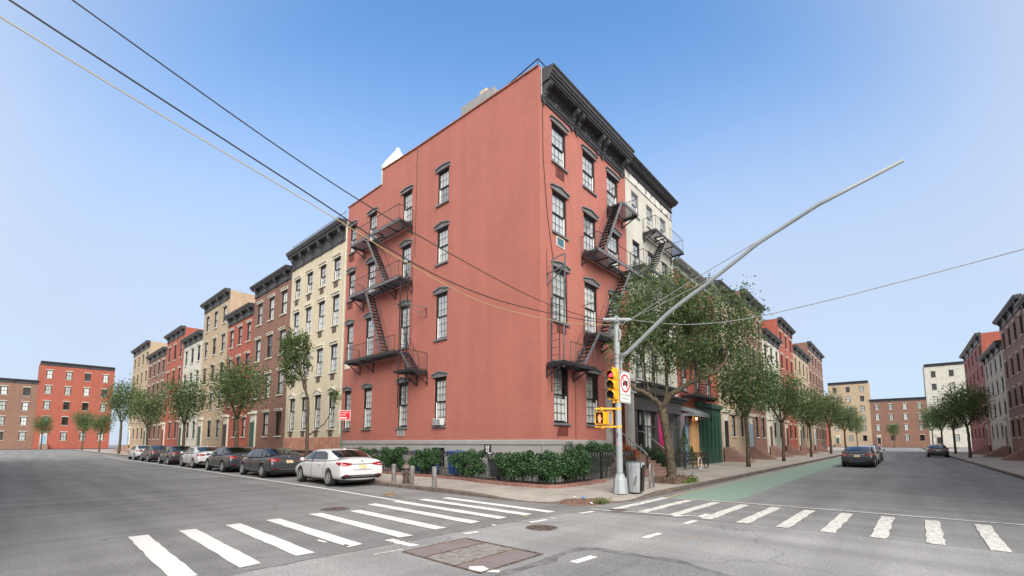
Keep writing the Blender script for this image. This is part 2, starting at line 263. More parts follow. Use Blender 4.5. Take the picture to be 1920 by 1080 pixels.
# ------------------------------------------------------------------ object helpers
def rootloc(o):
    v = Vector((0, 0, 0))
    while o is not None: v += o.location; o = o.parent
    return v
class MB:
    def __init__(s): s.v = []; s.f = []; s.mi = []; s.cur = 0
    def add(s, vs, fs):
        b = len(s.v); s.v += [tuple(x) for x in vs]; s.f += [tuple(i+b for i in f) for f in fs]; s.mi += [s.cur]*len(fs)
    def box(s, x0, x1, y0, y1, z0, z1):
        s.add([(x0,y0,z0),(x1,y0,z0),(x1,y1,z0),(x0,y1,z0),(x0,y0,z1),(x1,y0,z1),(x1,y1,z1),(x0,y1,z1)],
              [(0,3,2,1),(4,5,6,7),(0,1,5,4),(1,2,6,5),(2,3,7,6),(3,0,4,7)])
    def pbox(s, P, a0, a1, o0, o1, z0, z1):
        c = [P(a,o,z) for z in (z0,z1) for a,o in ((a0,o0),(a1,o0),(a1,o1),(a0,o1))]
        s.add(c, [(0,3,2,1),(4,5,6,7),(0,1,5,4),(1,2,6,5),(2,3,7,6),(3,0,4,7)])
    def prism(s, poly, fn, t0, t1):           # poly of (p,q); fn(p,q,t)->xyz
        n = len(poly); vs = [fn(p,q,t0) for p,q in poly]+[fn(p,q,t1) for p,q in poly]
        s.add(vs, [tuple(range(n))[::-1], tuple(range(n,2*n))]+[(i,(i+1)%n,n+(i+1)%n,n+i) for i in range(n)])
    def tube(s, pts, r, seg=6, cap=True):
        pts = [Vector(p) for p in pts]; n = len(pts)
        rs = r if isinstance(r, (list, tuple)) else [r]*n
        base = len(s.v); vs = []; up = None
        for i, p in enumerate(pts):
            t = (pts[min(i+1,n-1)]-pts[max(i-1,0)])
            if t.length < 1e-9: t = Vector((0,0,1))
            t.normalize()
            if up is None:
                up = Vector((0,0,1)) if abs(t.z) < .9 else Vector((1,0,0))
            x = up.cross(t)
            if x.length < 1e-4: x = Vector((0,1,0)).cross(t)
            x.normalize(); y = t.cross(x); up = y
            for k in range(seg):
                a = 2*PI*k/seg; vs.append(p + (x*math.cos(a)+y*math.sin(a))*rs[i])
        fs = []
        for i in range(n-1):
            for k in range(seg):
                fs.append((i*seg+k, i*seg+(k+1)%seg, (i+1)*seg+(k+1)%seg, (i+1)*seg+k))
        if cap: fs += [tuple(range(seg))[::-1], tuple((n-1)*seg+k for k in range(seg))]
        s.add(vs, fs)
    def bar(s, p, q, w, h=None):              # square bar between two points
        p = Vector(p); q = Vector(q); t = (q-p).normalized(); h = h or w
        up = Vector((0,0,1)) if abs(t.z) < .95 else Vector((1,0,0))
        x = up.cross(t).normalized(); y = t.cross(x)
        c = [e + x*sx*w/2 + y*sy*h/2 for e in (p,q) for sx,sy in ((-1,-1),(1,-1),(1,1),(-1,1))]
        s.add(c, [(0,3,2,1),(4,5,6,7),(0,1,5,4),(1,2,6,5),(2,3,7,6),(3,0,4,7)])
    def lathe(s, c, prof, seg=12, M=None, cap=True):    # prof of (r,z)
        n = len(prof); vs = []
        for r,z in prof:
            for k in range(seg):
                a = 2*PI*k/seg; p = Vector((r*math.cos(a), r*math.sin(a), z))
                if M is not None: p = M @ p
                vs.append(Vector(c)+p)
        fs = [(i*seg+k, i*seg+(k+1)%seg, (i+1)*seg+(k+1)%seg, (i+1)*seg+k) for i in range(n-1) for k in range(seg)]
        if cap: fs += [tuple(range(seg))[::-1], tuple((n-1)*seg+k for k in range(seg))]
        s.add(vs, fs)
    def quad(s, *p): s.add(p, [tuple(range(len(p)))])
    def build(s, name, m, parent=None, local=False, smooth=False, recalc=True, bevel=0):
        off = Vector((0,0,0)) if (local or parent is None) else rootloc(parent)
        me = bpy.data.meshes.new(name)
        me.from_pydata([tuple(Vector(v)-off) for v in s.v], [], s.f)
        for mm in (m if isinstance(m, list) else [m]): me.materials.append(mm)
        if isinstance(m, list): me.polygons.foreach_set('material_index', s.mi)
        if recalc:
            bm = bmesh.new(); bm.from_mesh(me); bmesh.ops.recalc_face_normals(bm, faces=bm.faces)
            if bevel: bmesh.ops.bevel(bm, geom=[e for e in bm.edges if e.calc_face_angle(0) > .5], offset=bevel, segments=2, affect='EDGES', profile=.6, clamp_overlap=True)
            bm.to_mesh(me); bm.free()
        if smooth: me.polygons.foreach_set('use_smooth', [True]*len(me.polygons))
        o = bpy.data.objects.new(name, me); COL.objects.link(o)
        if parent is not None: o.parent = parent
        return o
def tag(o, label=None, cat=None, group=None, kind=None):
    if label: o['label'] = label
    if cat: o['category'] = cat
    if group: o['group'] = group
    if kind: o['kind'] = kind
    return o
def thing(name, label, cat, loc=(0,0,0), group=None, rot=None):
    o = bpy.data.objects.new(name, None); COL.objects.link(o); o.location = loc
    if rot: o.rotation_euler = rot
    o.empty_display_size = .2
    return tag(o, label, cat, group)
def copy_tree(o, parent=None):
    c = o.copy(); COL.objects.link(c)
    if parent is not None: c.parent = parent
    for ch in list(o.children): copy_tree(ch, c)
    return c
def struct(name, mb, m, **k): return tag(mb.build(name, m, **k), kind='structure')
def text(body, size, M4, m, name, parent, width=None, align='CENTER'):
    cu = bpy.data.curves.new(name, 'FONT'); cu.body = body; cu.size = size; cu.align_x = align; cu.align_y = 'CENTER'; cu.extrude = .0015
    tmp = bpy.data.objects.new(name, cu); COL.objects.link(tmp); bpy.context.view_layer.update()
    me = bpy.data.meshes.new_from_object(tmp.evaluated_get(bpy.context.evaluated_depsgraph_get()))
    bpy.data.objects.remove(tmp)
    if width:
        xs = [v.co.x for v in me.vertices]; s = width/max(1e-6, max(xs)-min(xs))
        for v in me.vertices: v.co.x *= s
    off = rootloc(parent)
    for v in me.vertices: v.co = (M4 @ v.co) - off
    me.materials.clear(); me.materials.append(m); me.name = name
    o = bpy.data.objects.new(name, me); COL.objects.link(o); o.parent = parent
    return o

def FL(a, o, z): return (a, -o, z)          # facade on the side street (plane y=0, out = -y)
def FR(a, o, z): return (o, a, z)           # facade on the avenue (plane x=0, out = +x)

def wall_with_holes(mb, P, a0, a1, z0, z1, holes, depth=.16):
    A = sorted({a0, a1, *[h[0] for h in holes], *[h[1] for h in holes]}); Z = sorted({z0, z1, *[h[2] for h in holes], *[h[3] for h in holes]})
    A = [a for a in A if a0-1e-6 <= a <= a1+1e-6]; Z = [z for z in Z if z0-1e-6 <= z <= z1+1e-6]
    idx = {}; vs = []; fs = []
    def vid(a, z):
        if (a, z) not in idx: idx[(a, z)] = len(vs); vs.append(P(a, 0, z))
        return idx[(a, z)]
    for i in range(len(A)-1):
        for j in range(len(Z)-1):
            ca, cz = (A[i]+A[i+1])/2, (Z[j]+Z[j+1])/2
            if any(h[0] < ca < h[1] and h[2] < cz < h[3] for h in holes): continue
            fs.append((vid(A[i],Z[j]), vid(A[i+1],Z[j]), vid(A[i+1],Z[j+1]), vid(A[i],Z[j+1])))
    mb.add(vs, fs)
    for h in holes:
        c = [(h[0],h[2]),(h[1],h[2]),(h[1],h[3]),(h[0],h[3])]
        for k in range(4):
            (p, q), (r, t) = c[k], c[(k+1)%4]
            mb.quad(P(p,0,q), P(r,0,t), P(r,-depth,t), P(p,-depth,q))

def window(P, a0, a1, z0, z1, parent, lintel=None, sill='trim', rows=(2,2), cols=3, fmat='frame', gl='glass', curtain=None, cur_z=None, track=0, jamb=.085, open_up=0, simple=False, lmat='trim'):
    f = MB(); d0, d1 = -.15, -.05
    f.pbox(P, a0, a0+jamb, d0, d1, z0, z1); f.pbox(P, a1-jamb, a1, d0, d1, z0, z1)
    f.pbox(P, a0+jamb, a1-jamb, d0, d1, z1-.11, z1); f.pbox(P, a0+jamb, a1-jamb, d0, d1+.01, z0, z0+.06)
    if not simple: f.pbox(P, a0+jamb, a1-jamb, d1, d1+.02, z1-.06, z1)
    win = f.build('window', M[fmat], parent)
    ia0, ia1, iz0, iz1 = a0+jamb, a1-jamb, z0+.06, z1-.11
    zm = iz0 + (iz1-iz0)*rows[1]/(rows[0]+rows[1]); mw = .022 if not simple else .03; rw = .045
    s = MB(); p = MB()
    for (lo, hi, o, nr) in ((zm, iz1, -.085, rows[0]), (iz0, zm+.03, -.12, rows[1])):
        s.pbox(P, ia0, ia0+rw, o-.02, o, lo, hi); s.pbox(P, ia1-rw, ia1, o-.02, o, lo, hi)
        s.pbox(P, ia0+rw, ia1-rw, o-.02, o, lo, lo+rw+.01); s.pbox(P, ia0+rw, ia1-rw, o-.02, o, hi-rw, hi)
        for k in range(1, cols):
            x = ia0+rw+(ia1-ia0-2*rw)*k/cols; s.pbox(P, x-mw/2, x+mw/2, o-.015, o-.003, lo+rw, hi-rw)
        for k in range(1, nr):
            z = lo+(hi-lo)*k/nr
            s.pbox(P, ia0+rw, ia1-rw, o-.016, o-.004, z-mw/2, z+mw/2)
        p.quad(P(ia0+rw-.01,o-.012,lo+.02), P(ia1-rw+.01,o-.012,lo+.02), P(ia1-rw+.01,o-.012,hi-.02), P(ia0+rw-.01,o-.012,hi-.02))
    s.build('sash', M[fmat], win); p.build('pane', M[gl], win, recalc=False)
    if lintel:
        zc, pk, kind = lintel; e = .14; l = MB(); zb = z1
        top = [(a0-e, zc-.05), (a0-e+.0, zc-.05)]
        if kind == 'arch': pts = [(a0-e, zc), (a0+.25*(a1-a0), zc+pk*.75), ((a0+a1)/2, zc+pk), (a1-.25*(a1-a0), zc+pk*.75), (a1+e, zc)]
        elif kind == 'flat': pts = [(a0-e, zc), (a1+e, zc)]
        else: pts = [(a0-e, zc), (a0-e+.12, zc+.012), ((a0+a1)/2, zc+pk), (a1+e-.12, zc+.012), (a1+e, zc)]
        body = [(a0-e+.04, zb), (a1+e-.04, zb), (a1+e-.04, zc-.07)] + [(a, z-.06) for a, z in pts[::-1][1:-1]] + [(a0-e+.04, zc-.07)]
        l.prism(body, lambda u, v, t: P(u, t, v), .0, .07)
        cap = [(a, z-.06) for a, z in pts] + pts[::-1]
        l.prism(cap, lambda u, v, t: P(u, t, v), .0, .13)
        l.build('lintel', M[lmat], win)
    if sill:
        l = MB(); l.pbox(P, a0-.06, a1+.06, -.12, .09, z0-.09, z0); l.build('sill', M[sill], win)
    if track:
        t = MB(); x = (ia0+.004, ia0+.04) if track < 0 else (ia1-.04, ia1-.004); t.pbox(P, x[0], x[1], -.115, -.07, iz0, zm); t.build('track', M['white'], win)
    if curtain == 'both':
        curtain = 'curtain'; c = MB(); vs = []
        for i in range(31): a = ia0+(ia1-ia0)*i/30; o = -.30+.02*math.sin(i*1.7+a*5); vs += [P(a, o, z0+.03), P(a, o, z1-.06)]
        c.add(vs, [(2*i, 2*i+2, 2*i+3, 2*i+1) for i in range(30)]); c.build('curtain', M['sheer'], win, recalc=False, smooth=True)
    if curtain:
        c0, c1 = cur_z or (z0, z1); n = 26; c = MB(); vs = []
        for i in range(n+1):
            a = ia0+(ia1-ia0)*i/n; o = -.165+.016*math.sin(i*2.1+a*9)+.012*math.sin(i*.9+2)
            vs += [P(a, o, c0+.03), P(a, o, c1-.06)]
        c.add(vs, [(2*i, 2*i+2, 2*i+3, 2*i+1) for i in range(n)]); c.build('curtain', M[curtain], win, recalc=False, smooth=True)
    return win

# ================================================================== SETTING: ground
g = MB(); g.quad((-400,-400,0),(400,-400,0),(400,400,0),(-400,400,0)); struct('road', g, M['asphalt'])
# pavement of the corner block: outer kerb line, rounded at the corner, dipping at two ramps
CX0, CY0, RAD = 2.4, -1.82, 2.6
edge = [(-130,-4.42), (-60,-4.42), (-30,-4.42), (-15,-4.42), (-8,-4.42), (-4,-4.42), (-2,-4.42), (0,-4.42), (.8,-4.42), (1.5,-4.42), (2.0,-4.42)]
edge += [(CX0+RAD*math.sin(R(t)), CY0-RAD*math.cos(R(t))) for t in range(0, 91, 5)]
edge += [(5.0,-1.5), (5.0,-1.0), (5.0,-.5), (5.0,0), (5.0,1), (5.0,3), (5.0,8), (5.0,20), (5.0,60), (5.0,160)]
def lerp(x, xs, ys): return float(np.interp(x, xs, ys))
def ez(p):
    x, y = p
    ang = math.degrees(math.atan2(x-CX0, -(y-CY0))) if (x > CX0 and y < CY0) else None
    if ang is None:
        if y <= CY0: return lerp(x, [.2, 1.6, 2.2], [.13, .06, .015])
        return lerp(y, [-1.82, -1.2, -.2], [.02, .07, .13])
    return lerp(ang, [0, 12, 28, 36, 56, 64, 72, 90], [.015, .012, .03, .13, .13, .07, .012, .02])
SW = .13
def inset(p, d):
    x, y = p
    if x <= CX0: return (x, y+d)
    if y >= CY0: return (x-d, y)
    v = Vector((x-CX0, y-CY0)); v = v*(1-d/v.length); return (CX0+v.x, CY0+v.y)
sw = MB(); kb = MB()
rings = [[(*inset(p, .16), ez(p)) for p in edge], [(*inset(p, .8), max(ez(p), .06+.5*ez(p))) for p in edge], [(*inset(p, 1.7), SW) for p in edge]]
n = len(edge); vs = [v for r in rings for v in r]; fs = [(k*n+i, k*n+i+1, (k+1)*n+i+1, (k+1)*n+i) for k in range(2) for i in range(n-1)]
sw.add(vs, fs)
last = rings[2]; cpt = (-1.0, 3.0, SW)
inner = [v for v in last]
sw.add(inner+[(-130, 160, SW)], [tuple(range(len(inner)+1))])
struct('sidewalk', sw, M['walk'], recalc=False)
pr_ = [[(*inset(p, .16), ez(p)+.003) for p in edge], [(*inset(p, .02), ez(p)+.003) for p in edge], [(*p, ez(p)-.015) for p in edge], [(*p, -.05) for p in edge]]
vs = [v for r in pr_ for v in r]; kb.add(vs, [(k*n+i, k*n+i+1, (k+1)*n+i+1, (k+1)*n+i) for k in range(3) for i in range(n-1)])
struct('kerb', kb, M['kerb'], recalc=False)
# far side of the avenue
s2 = MB(); s2.box(15.2, 19.5, -12, 170, -.2, .13); struct('far_sidewalk', s2, M['walk'])
s2 = MB(); s2.box(15.05, 15.2, -12, 170, -.2, .125); struct('far_kerb', s2, M['kerb'])
isx = [(4.0,-30), (4.35,-13), (4.4,-10.8), (4.45,-9.5), (4.52,-8.3), (4.6,-6.6), (4.75,-5.4), (5.0,-4.55), (5.6,-4.45), (6.6,-4.2), (7.6,-4.05), (8.6,-4.0), (15,-3.9), (40,-3.9), (40,-30)]
i_ = MB(); i_.quad(*[(x,y,.004) for x,y in isx]); struct('intersection', i_, M['asphalt_pale'], recalc=False)
# patch of newer asphalt with a tar seam
seam = [(4.5,-20), (6.1,-13), (6.75,-10.6), (7.01,-9.77), (7.05,-9.18), (6.95,-8.45), (7.0,-8.1), (7.22,-7.97), (7.51,-7.96), (8.01,-7.92), (8.43,-7.83), (8.88,-8.0), (10.0,-8.4), (13,-9.0), (18,-9.3)]
pt = MB(); pt.quad(*[(x,y,.008) for x,y in seam], (18,-20,.008)); struct('asphalt_patch', pt, M['patch'], recalc=False)
def ribbon(mb, pts, w, z, jit=0):
    L_, R_ = [], []
    for i, p in enumerate(pts):
        a = Vector(pts[max(i-1,0)]); b = Vector(pts[min(i+1,len(pts)-1)]); t = (b-a).normalized(); nn = Vector((-t.y, t.x))
        ww = w*(1+random.uniform(-jit, jit)); j = nn*random.uniform(-jit, jit)*w*.3
        L_.append((p[0]+nn.x*ww/2+j.x, p[1]+nn.y*ww/2+j.y, z)); R_.append((p[0]-nn.x*ww/2+j.x, p[1]-nn.y*ww/2+j.y, z))
    k = len(pts); mb.add(L_+R_, [(i, i+1, k+i+1, k+i) for i in range(k-1)])
def dens(pts, st=.25):
    out = []
    for (x0,y0),(x1,y1) in zip(pts, pts[1:]):
        m = max(1, int(math.hypot(x1-x0,y1-y0)/st))
        out += [(x0+(x1-x0)*i/m, y0+(y1-y0)*i/m) for i in range(m)]
    return out+[pts[-1]]
tm = MB(); ribbon(tm, dens(seam[1:-1], .15), .16, .0105, .5)
struct('tar_seam', tm, M['tar'], recalc=False)
cm = MB()
for pts in ([(4.35,-13), (4.4,-10.8), (4.45,-9.5), (4.52,-8.3), (4.6,-6.6), (4.75,-5.4), (5.0,-4.6)], [(4.7,-5.1), (5.6,-4.45), (6.6,-4.2), (7.6,-4.05), (8.6,-4.0)], [(4.6,-7.0), (5.1,-6.9), (5.5,-6.2)]):
    q = dens(pts, .2); q = [(x+random.uniform(-.03,.03), y+random.uniform(-.03,.03)) for x,y in q]; ribbon(cm, q, .035, .0075, .7)
struct('road_crack', cm, M['tar'], recalc=False)
# painted markings
def rough_quad(mb, x0, x1, y0, y1, z=.009, j=.02, sk=0):
    n_ = 14; top = [(x0+(x1-x0)*i/n_, y1+random.uniform(-j,j)*.5+sk*i/n_, z) for i in range(n_+1)]; bot = [(x0+(x1-x0)*i/n_, y0+random.uniform(-j,j)*.5+sk*i/n_, z) for i in range(n_+1)]
    for e in (0, n_): dx = random.uniform(-j, j); top[e] = (top[e][0]+dx, *top[e][1:]); bot[e] = (bot[e][0]-dx, *bot[e][1:])
    mb.add(bot+top, [(i, i+1, n_+2+i, n_+1+i) for i in range(n_)])
ym = [-5.27, -5.96, -6.71, -7.50, -8.42, -9.30, -10.28, -11.07, -11.85, -12.6]
cw = MB()
for i, y in enumerate(ym):
    xl = [.3, .06, -.15, -.18, .57, .3, .4, .4, .4, .4][i]; xr = [4.43, 4.26, 4.12, 4.06, 4.02, 4.13, 4.1, 4.05, 4.1, 4.1][i]
    rough_quad(cw, xl, xr, y-.14, y+.14, sk=-.1)
struct('crosswalk', cw, M['paint'], recalc=False)
cw = MB()
for k in range(12):
    x = 5.34+.745*k
    n_ = 12; y0, y1 = -3.92, -.85
    l_ = [(x-.12+random.uniform(-.015,.015)+.07*i/n_, y0+(y1-y0)*i/n_, .009) for i in range(n_+1)]; r_ = [(a+.235+random.uniform(-.01,.01), b, z) for a,b,z in l_]
    cw.add(l_+r_, [(i, i+1, n_+2+i, n_+1+i) for i in range(n_)])
struct('avenue_crosswalk', cw, M['paintworn'], recalc=False)
cw = MB(); ribbon(cw, dens([(4.9,-4.32), (5.3,-4.27), (6.0,-4.05), (6.9,-3.85), (7.3,-3.7)], .3), .09, .0125, .3); ribbon(cw, dens([(5.2,-.82), (6.5,-.62), (9.5,-.45), (15,-.3)], .3), .13, .0125, .25)
struct('stop_line', cw, M['paintworn'], recalc=False)
cw = MB(); ribbon(cw, dens([(-60,-6.3), (-20,-6.32), (-5.5,-6.4), (-.1,-6.62)], 1.0), .14, .0095, .15); struct('lane_line', cw, M['paint'], recalc=False)
cw = MB(); rough_quad(cw, 4.1, 4.85, -9.84, -9.68, j=.06); ribbon(cw, dens([(4.84,-10.5), (4.89,-10.0)], .06), .035, .009, 1.0)
for a_, b_ in (((4.76,-8.58),(4.81,-8.26)), ((4.93,-6.85),(5.0,-6.33)), ((5.09,-5.12),(5.15,-4.64)), ((7.42,-6.7),(7.47,-6.11)), ((7.46,-4.82),(7.5,-4.3)), ((7.40,-3.75),(7.42,-3.2)), ((6.9,-4.05),(7.05,-3.85)), ((7.38,-8.9),(7.42,-8.4))):
    ribbon(cw, [a_, ((a_[0]+b_[0])/2, (a_[1]+b_[1])/2), b_], .13, .013, .12)
rough_quad(cw, 4.9, 5.05, -6.85+.75, -6.78+.75, j=.03); rough_quad(cw, 4.5, 4.62, -7.6, -7.52, j=.03); rough_quad(cw, 3.2, 3.5, -10.62, -10.56, j=.03); rough_quad(cw, 3.9, 4.05, -10.5, -10.45, j=.03)
struct('lane_dash', cw, M['paint'], recalc=False)
cw = MB(); cw.quad((5.52,-.55,.004), (7.2,-.45,.004), (7.2,120,.004), (5.5,120,.004), (5.42,1.2,.004)); struct('green_bike_lane', cw, M['green_lane'], recalc=False)
cw = MB(); ribbon(cw, dens([(5.42,-.75), (5.36,1.2), (5.36,6), (5.36,60)], 1), .1, .006, .3); ribbon(cw, dens([(-1.3,-6.18), (0.03,-6.06)], .1), .06, .006, .8); ribbon(cw, [(4.22,-6.26), (4.42,-6.24)], .09, .006); ribbon(cw, dens([(7.95,-6.15), (8.3,-5.8)], .1), .05, .006, .8)
struct('utility_marks', cw, M['yellow_mark'], recalc=False)

# ================================================================== RED CORNER BUILDING
BLD = thing('apartment_building', 'red painted brick corner building with black fire escapes and grey window hoods', 'building', (0, 0, .13))
colL = [(-16.07,-15.24), (-13.72,-12.82), (-10.07,-9.165), (-6.89,-5.965)]
colR = [(.89, 2.02), (3.47, 4.64), (5.86, 7.10)]
Z = {1: (2.53, 5.00, 5.20), 2: (6.97, 9.38, 9.584), 3: (10.99, 12.90, 13.10), 4: (14.26, 16.12, 16.32)}
holesL, holesR = [], []
for fl in Z:
    for c in colL: holesL.append((c[0], c[1], Z[fl][0], Z[fl][1]))
    for i, c in enumerate(colR):
        if not (fl == 1 and i == 2): holesR.append((c[0], c[1], Z[fl][0], Z[fl][1]))
base_wins = [(-10.21,-9.46,.5,1.44), (-7.02,-5.99,.5,1.44)]
door = (5.72, 7.3, .14, 4.35)
wl = MB(); XE = -16.39; YE = 7.98
wall_with_holes(wl, FL, XE, 0, 1.82, 17.63, holesL)
wl.quad(FL(-12.31,0,17.63), FL(0,0,17.63), FL(0,0,18.22), FL(-8.8,0,18.45), FL(-12.31,0,18.62))
wall_with_holes(wl, FR, 0, YE, 1.82, 17.63, holesR + [(door[0], door[1], 1.82, door[3])], .16)
wl.quad(FR(0,0,17.63), FR(YE,0,17.63), FR(YE,0,18.1), FR(0,0,18.22))
wl.quad((XE,0,0), (XE,12,0), (XE,12,17.63), (XE,0,17.63)); wl.quad((0,YE,0), (-9,YE,0), (-9,YE,18.1), (0,YE,18.1))
wl.quad((XE,12,0), (-9,12,0), (-9,12,17.6), (XE,12,17.6)); wl.quad((-9,YE,0), (-9,12,0), (-9,12,17.6), (-9,YE,17.6))
wl.quad((-12.31,0,17.63), (-12.31,.3,17.63), (-12.31,.3,18.62), (-12.31,0,18.62))
# back of the parapet, so it has thickness
wl.quad((-12.31,.3,17.5), (-.3,.3,17.5), (-.3,.3,18.24), (-8.8,.3,18.45), (-12.31,.3,18.62)); wl.quad((-.3,.3,17.5), (-.3,YE,17.5), (-.3,YE,18.1), (-.3,.3,18.24))
wl.build('wall', M['red'], BLD, recalc=False)
cp = MB()
def coping(p, q):
    n_ = max(1, int((Vector(p)-Vector(q)).length/.62)); P0, Q0 = Vector(p), Vector(q)
    for i in range(n_):
        a = P0.lerp(Q0, (i+.02)/n_); b = P0.lerp(Q0, (i+.98)/n_); cp.bar(a, b, .40, .05)
        c = P0.lerp(Q0, (i+.9)/n_); d_ = P0.lerp(Q0, (i+1.0)/n_); cp.bar(c, d_, .43, .085)
coping((0,.14,18.25), (-8.8,.14,18.47)); coping((-8.8,.14,18.47), (-12.31,.14,18.645))
cp.build('coping', M['copper'], BLD); cp = MB(); coping((-12.31,.14,17.66), (XE,.14,17.66)); cp.build('coping', M['copper'], BLD)
rf = MB(); rf.quad((XE,0.2,17.5), (-.2,.2,17.5), (-.2,YE,17.5), (-9,YE,17.5), (-9,12,17.5), (XE,12,17.5)); rf.build('roof', M['roof'], BLD, recalc=False)
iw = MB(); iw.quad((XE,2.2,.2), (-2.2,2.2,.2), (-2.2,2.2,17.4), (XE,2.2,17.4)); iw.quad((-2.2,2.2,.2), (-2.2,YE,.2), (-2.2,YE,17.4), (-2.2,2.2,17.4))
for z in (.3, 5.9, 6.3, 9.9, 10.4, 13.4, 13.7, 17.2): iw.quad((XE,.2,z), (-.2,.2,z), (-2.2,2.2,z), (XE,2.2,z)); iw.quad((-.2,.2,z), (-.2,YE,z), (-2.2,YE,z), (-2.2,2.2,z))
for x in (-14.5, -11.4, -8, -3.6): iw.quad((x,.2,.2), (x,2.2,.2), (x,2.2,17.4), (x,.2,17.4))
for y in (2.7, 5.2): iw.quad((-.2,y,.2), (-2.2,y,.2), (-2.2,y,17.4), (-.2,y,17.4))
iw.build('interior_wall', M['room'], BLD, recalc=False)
bs = MB()
wall_with_holes(bs, lambda a,o,z: FL(a,o+.03,z), XE, .032, 0, 1.60, base_wins, .2)
bs.prism([(0,1.60), (.055,1.60), (.07,1.63), (.07,1.79), (.055,1.82), (0,1.82)], lambda o,z,t: FL(t,o,z), XE, .07)
wall_with_holes(bs, lambda a,o,z: FR(a,o+.03,z), 0, 5.22, 0, 1.60, [], .2)
bs.prism([(0,1.60), (.055,1.60), (.07,1.63), (.07,1.79), (.055,1.82), (0,1.82)], lambda o,z,t: FR(t,o,z), .002, 5.22)
bs.build('stone_base', M['base'], BLD, recalc=False)
for b in base_wins: window(lambda a,o,z: FL(a,o+.03,z), *b, BLD, sill=None, rows=(1,1), cols=2, simple=True)
cur = {}
for fl in Z:
    z0, z1, zc = Z[fl]
    kind = 'ped'; pk = {4: .07, 3: .13, 2: .13, 1: .11}[fl]
    rows = {1: (3,3), 2: (3,3), 3: (2,2), 4: (2,2)}[fl]
    for i, c in enumerate(colL):
        ct = 'curtain' if fl != 2 or random.random() < .6 else 'sheer'  # upper-floor curtains added so the panes read white, like reflected sky
        cz = None if fl in (1,) or random.random() < .5 else (z0+random.choice([0, .5])*(z1-z0), z1)
        window(FL, c[0], c[1], z0, z1, BLD, (zc, pk, kind), 'trim', rows, 3, gl='glass_top' if fl > 1 else 'glass', curtain=ct, cur_z=cz, track=-1)
    for i, c in enumerate(colR):
        if fl == 1 and i == 2: continue
        cz = (z0, z0+.46*(z1-z0)) if fl == 1 else None  # full curtains upstairs stand in for white sky reflection on the glass
        window(FR, c[0], c[1], z0, z1, BLD, (zc, pk, kind), 'trim', rows, 3, gl='glass_top' if fl > 2 else 'glass', curtain='both' if fl == 1 else ('curtain' if fl > 2 or random.random() < .6 else 'sheer'), cur_z=cz, track=1)
# wall grilles under windows
def grille(P, a0, a1, z0, z1, fm='grille', bm='grille', name='grille'):
    f = MB(); f.pbox(P, a0-.05, a1+.05, 0, .03, z0-.05, z0); f.pbox(P, a0-.05, a1+.05, 0, .03, z1, z1+.05); f.pbox(P, a0-.05, a0, 0, .03, z0, z1); f.pbox(P, a1, a1+.05, 0, .03, z0, z1)
    n_ = 7
    for k in range(n_): x = a0+(a1-a0)*(k+.5)/n_; pass
    o = f.build(name, M[fm], BLD); b = MB(); b.pbox(P, a0, a1, 0, .008, z0, z1)
    for k in range(n_): x = a0+(a1-a0)*(k+.5)/n_; b.pbox(P, x-.018, x+.018, .004, .02, z0+.004, z1-.004)
    b.build('louvre', M[bm], o)
grille(FR, 1.22, 1.78, 13.72, 14.10, bm='doorred'); grille(FR, 1.22, 1.74, 10.45, 10.80, 'wintrim', 'teal'); grille(FR, 1.18, 1.80, 6.55, 6.85); grille(FR, 1.22, 1.83, 2.05, 2.40)
grille(FL, -16.02, -15.46, 13.75, 14.15, bm='doorred'); grille(FL, -16.02, -15.48, 10.5, 10.88, bm='doorred'); grille(FL, -10.0, -9.42, 2.1, 2.4, 'lime', 'vent'); grille(FL, -16.1, -15.5, 6.5, 6.8, 'wintrim', 'wintrim')
# cornice
cn = MB(); K = .92
prof = [(0,16.66), (.07,16.66), (.07,16.74), (.12,16.78), (.12,16.86), (.05,16.9), (.05,17.28), (.10,17.32), (.10,17.38), (.14,17.42), (.52,17.44), (.52,17.52), (.57,17.52), (.59,17.60), (.66,17.63), (.66,17.72), (.71,17.75), (.74,17.86), (.80,17.92), (.80,17.98), (0,18.14)]
cn.prism([(a*K, z) for a, z in prof], lambda o,z,t: FR(t,o,z), .1, 7.8)
corn = cn.build('cornice', M['cornice'], BLD)
for a in (.24, 2.45, 2.88, 4.85, 5.32, 7.42):
    b = MB(); pb = [(.04,16.60), (.10,16.58), (.12,16.70), (.17,16.78), (.17,16.88), (.24,16.94), (.25,17.04), (.36,17.12), (.46,17.16), (.49,17.24), (.49,17.40), (.04,17.42)]
    b.prism(pb, lambda o,z,t: FR(t,o,z), a-.085, a+.085); b.pbox(FR, a-.06, a+.06, .49, .515, 17.2, 17.36); b.pbox(FR, a-.05, a+.05, .17, .2, 16.78, 16.88)
    b.tube([FR(a,.08,16.6), FR(a,.08,16.47)], [.05,.02], 8); b.build('bracket', M['cornice'], corn)
for a0, a1 in ((.4,2.3), (3.03,4.7), (5.47,7.27)):
    p = MB(); k = a0
    while k < a1-.06: p.pbox(FR, k, k+.07, .05, .10, 17.18, 17.30); k += .13
    m_ = (a0+a1)/2
    for q0, q1 in ((a0+.05, m_-.24), (m_+.24, a1-.05)):
        p.pbox(FR, q0, q1, .05, .075, 16.93, 16.96); p.pbox(FR, q0, q1, .05, .075, 17.1, 17.13); p.pbox(FR, q0, q0+.03, .05, .075, 16.96, 17.1); p.pbox(FR, q1-.03, q1, .05, .075, 16.96, 17.1)
    ring = [FR(m_+.1*math.cos(t*PI/8), .085, 17.02+.1*math.sin(t*PI/8)) for t in range(17)]; p.tube(ring, .022, 6)
    for s_ in (-1, 1): p.tube([FR(m_+s_*(.16+.03*math.cos(t)), .08, 17.02+.12*math.sin(t)) for t in np.linspace(-1.4,1.4,7)], .018, 5)
    p.build('frieze_panel', M['cornice'], corn)
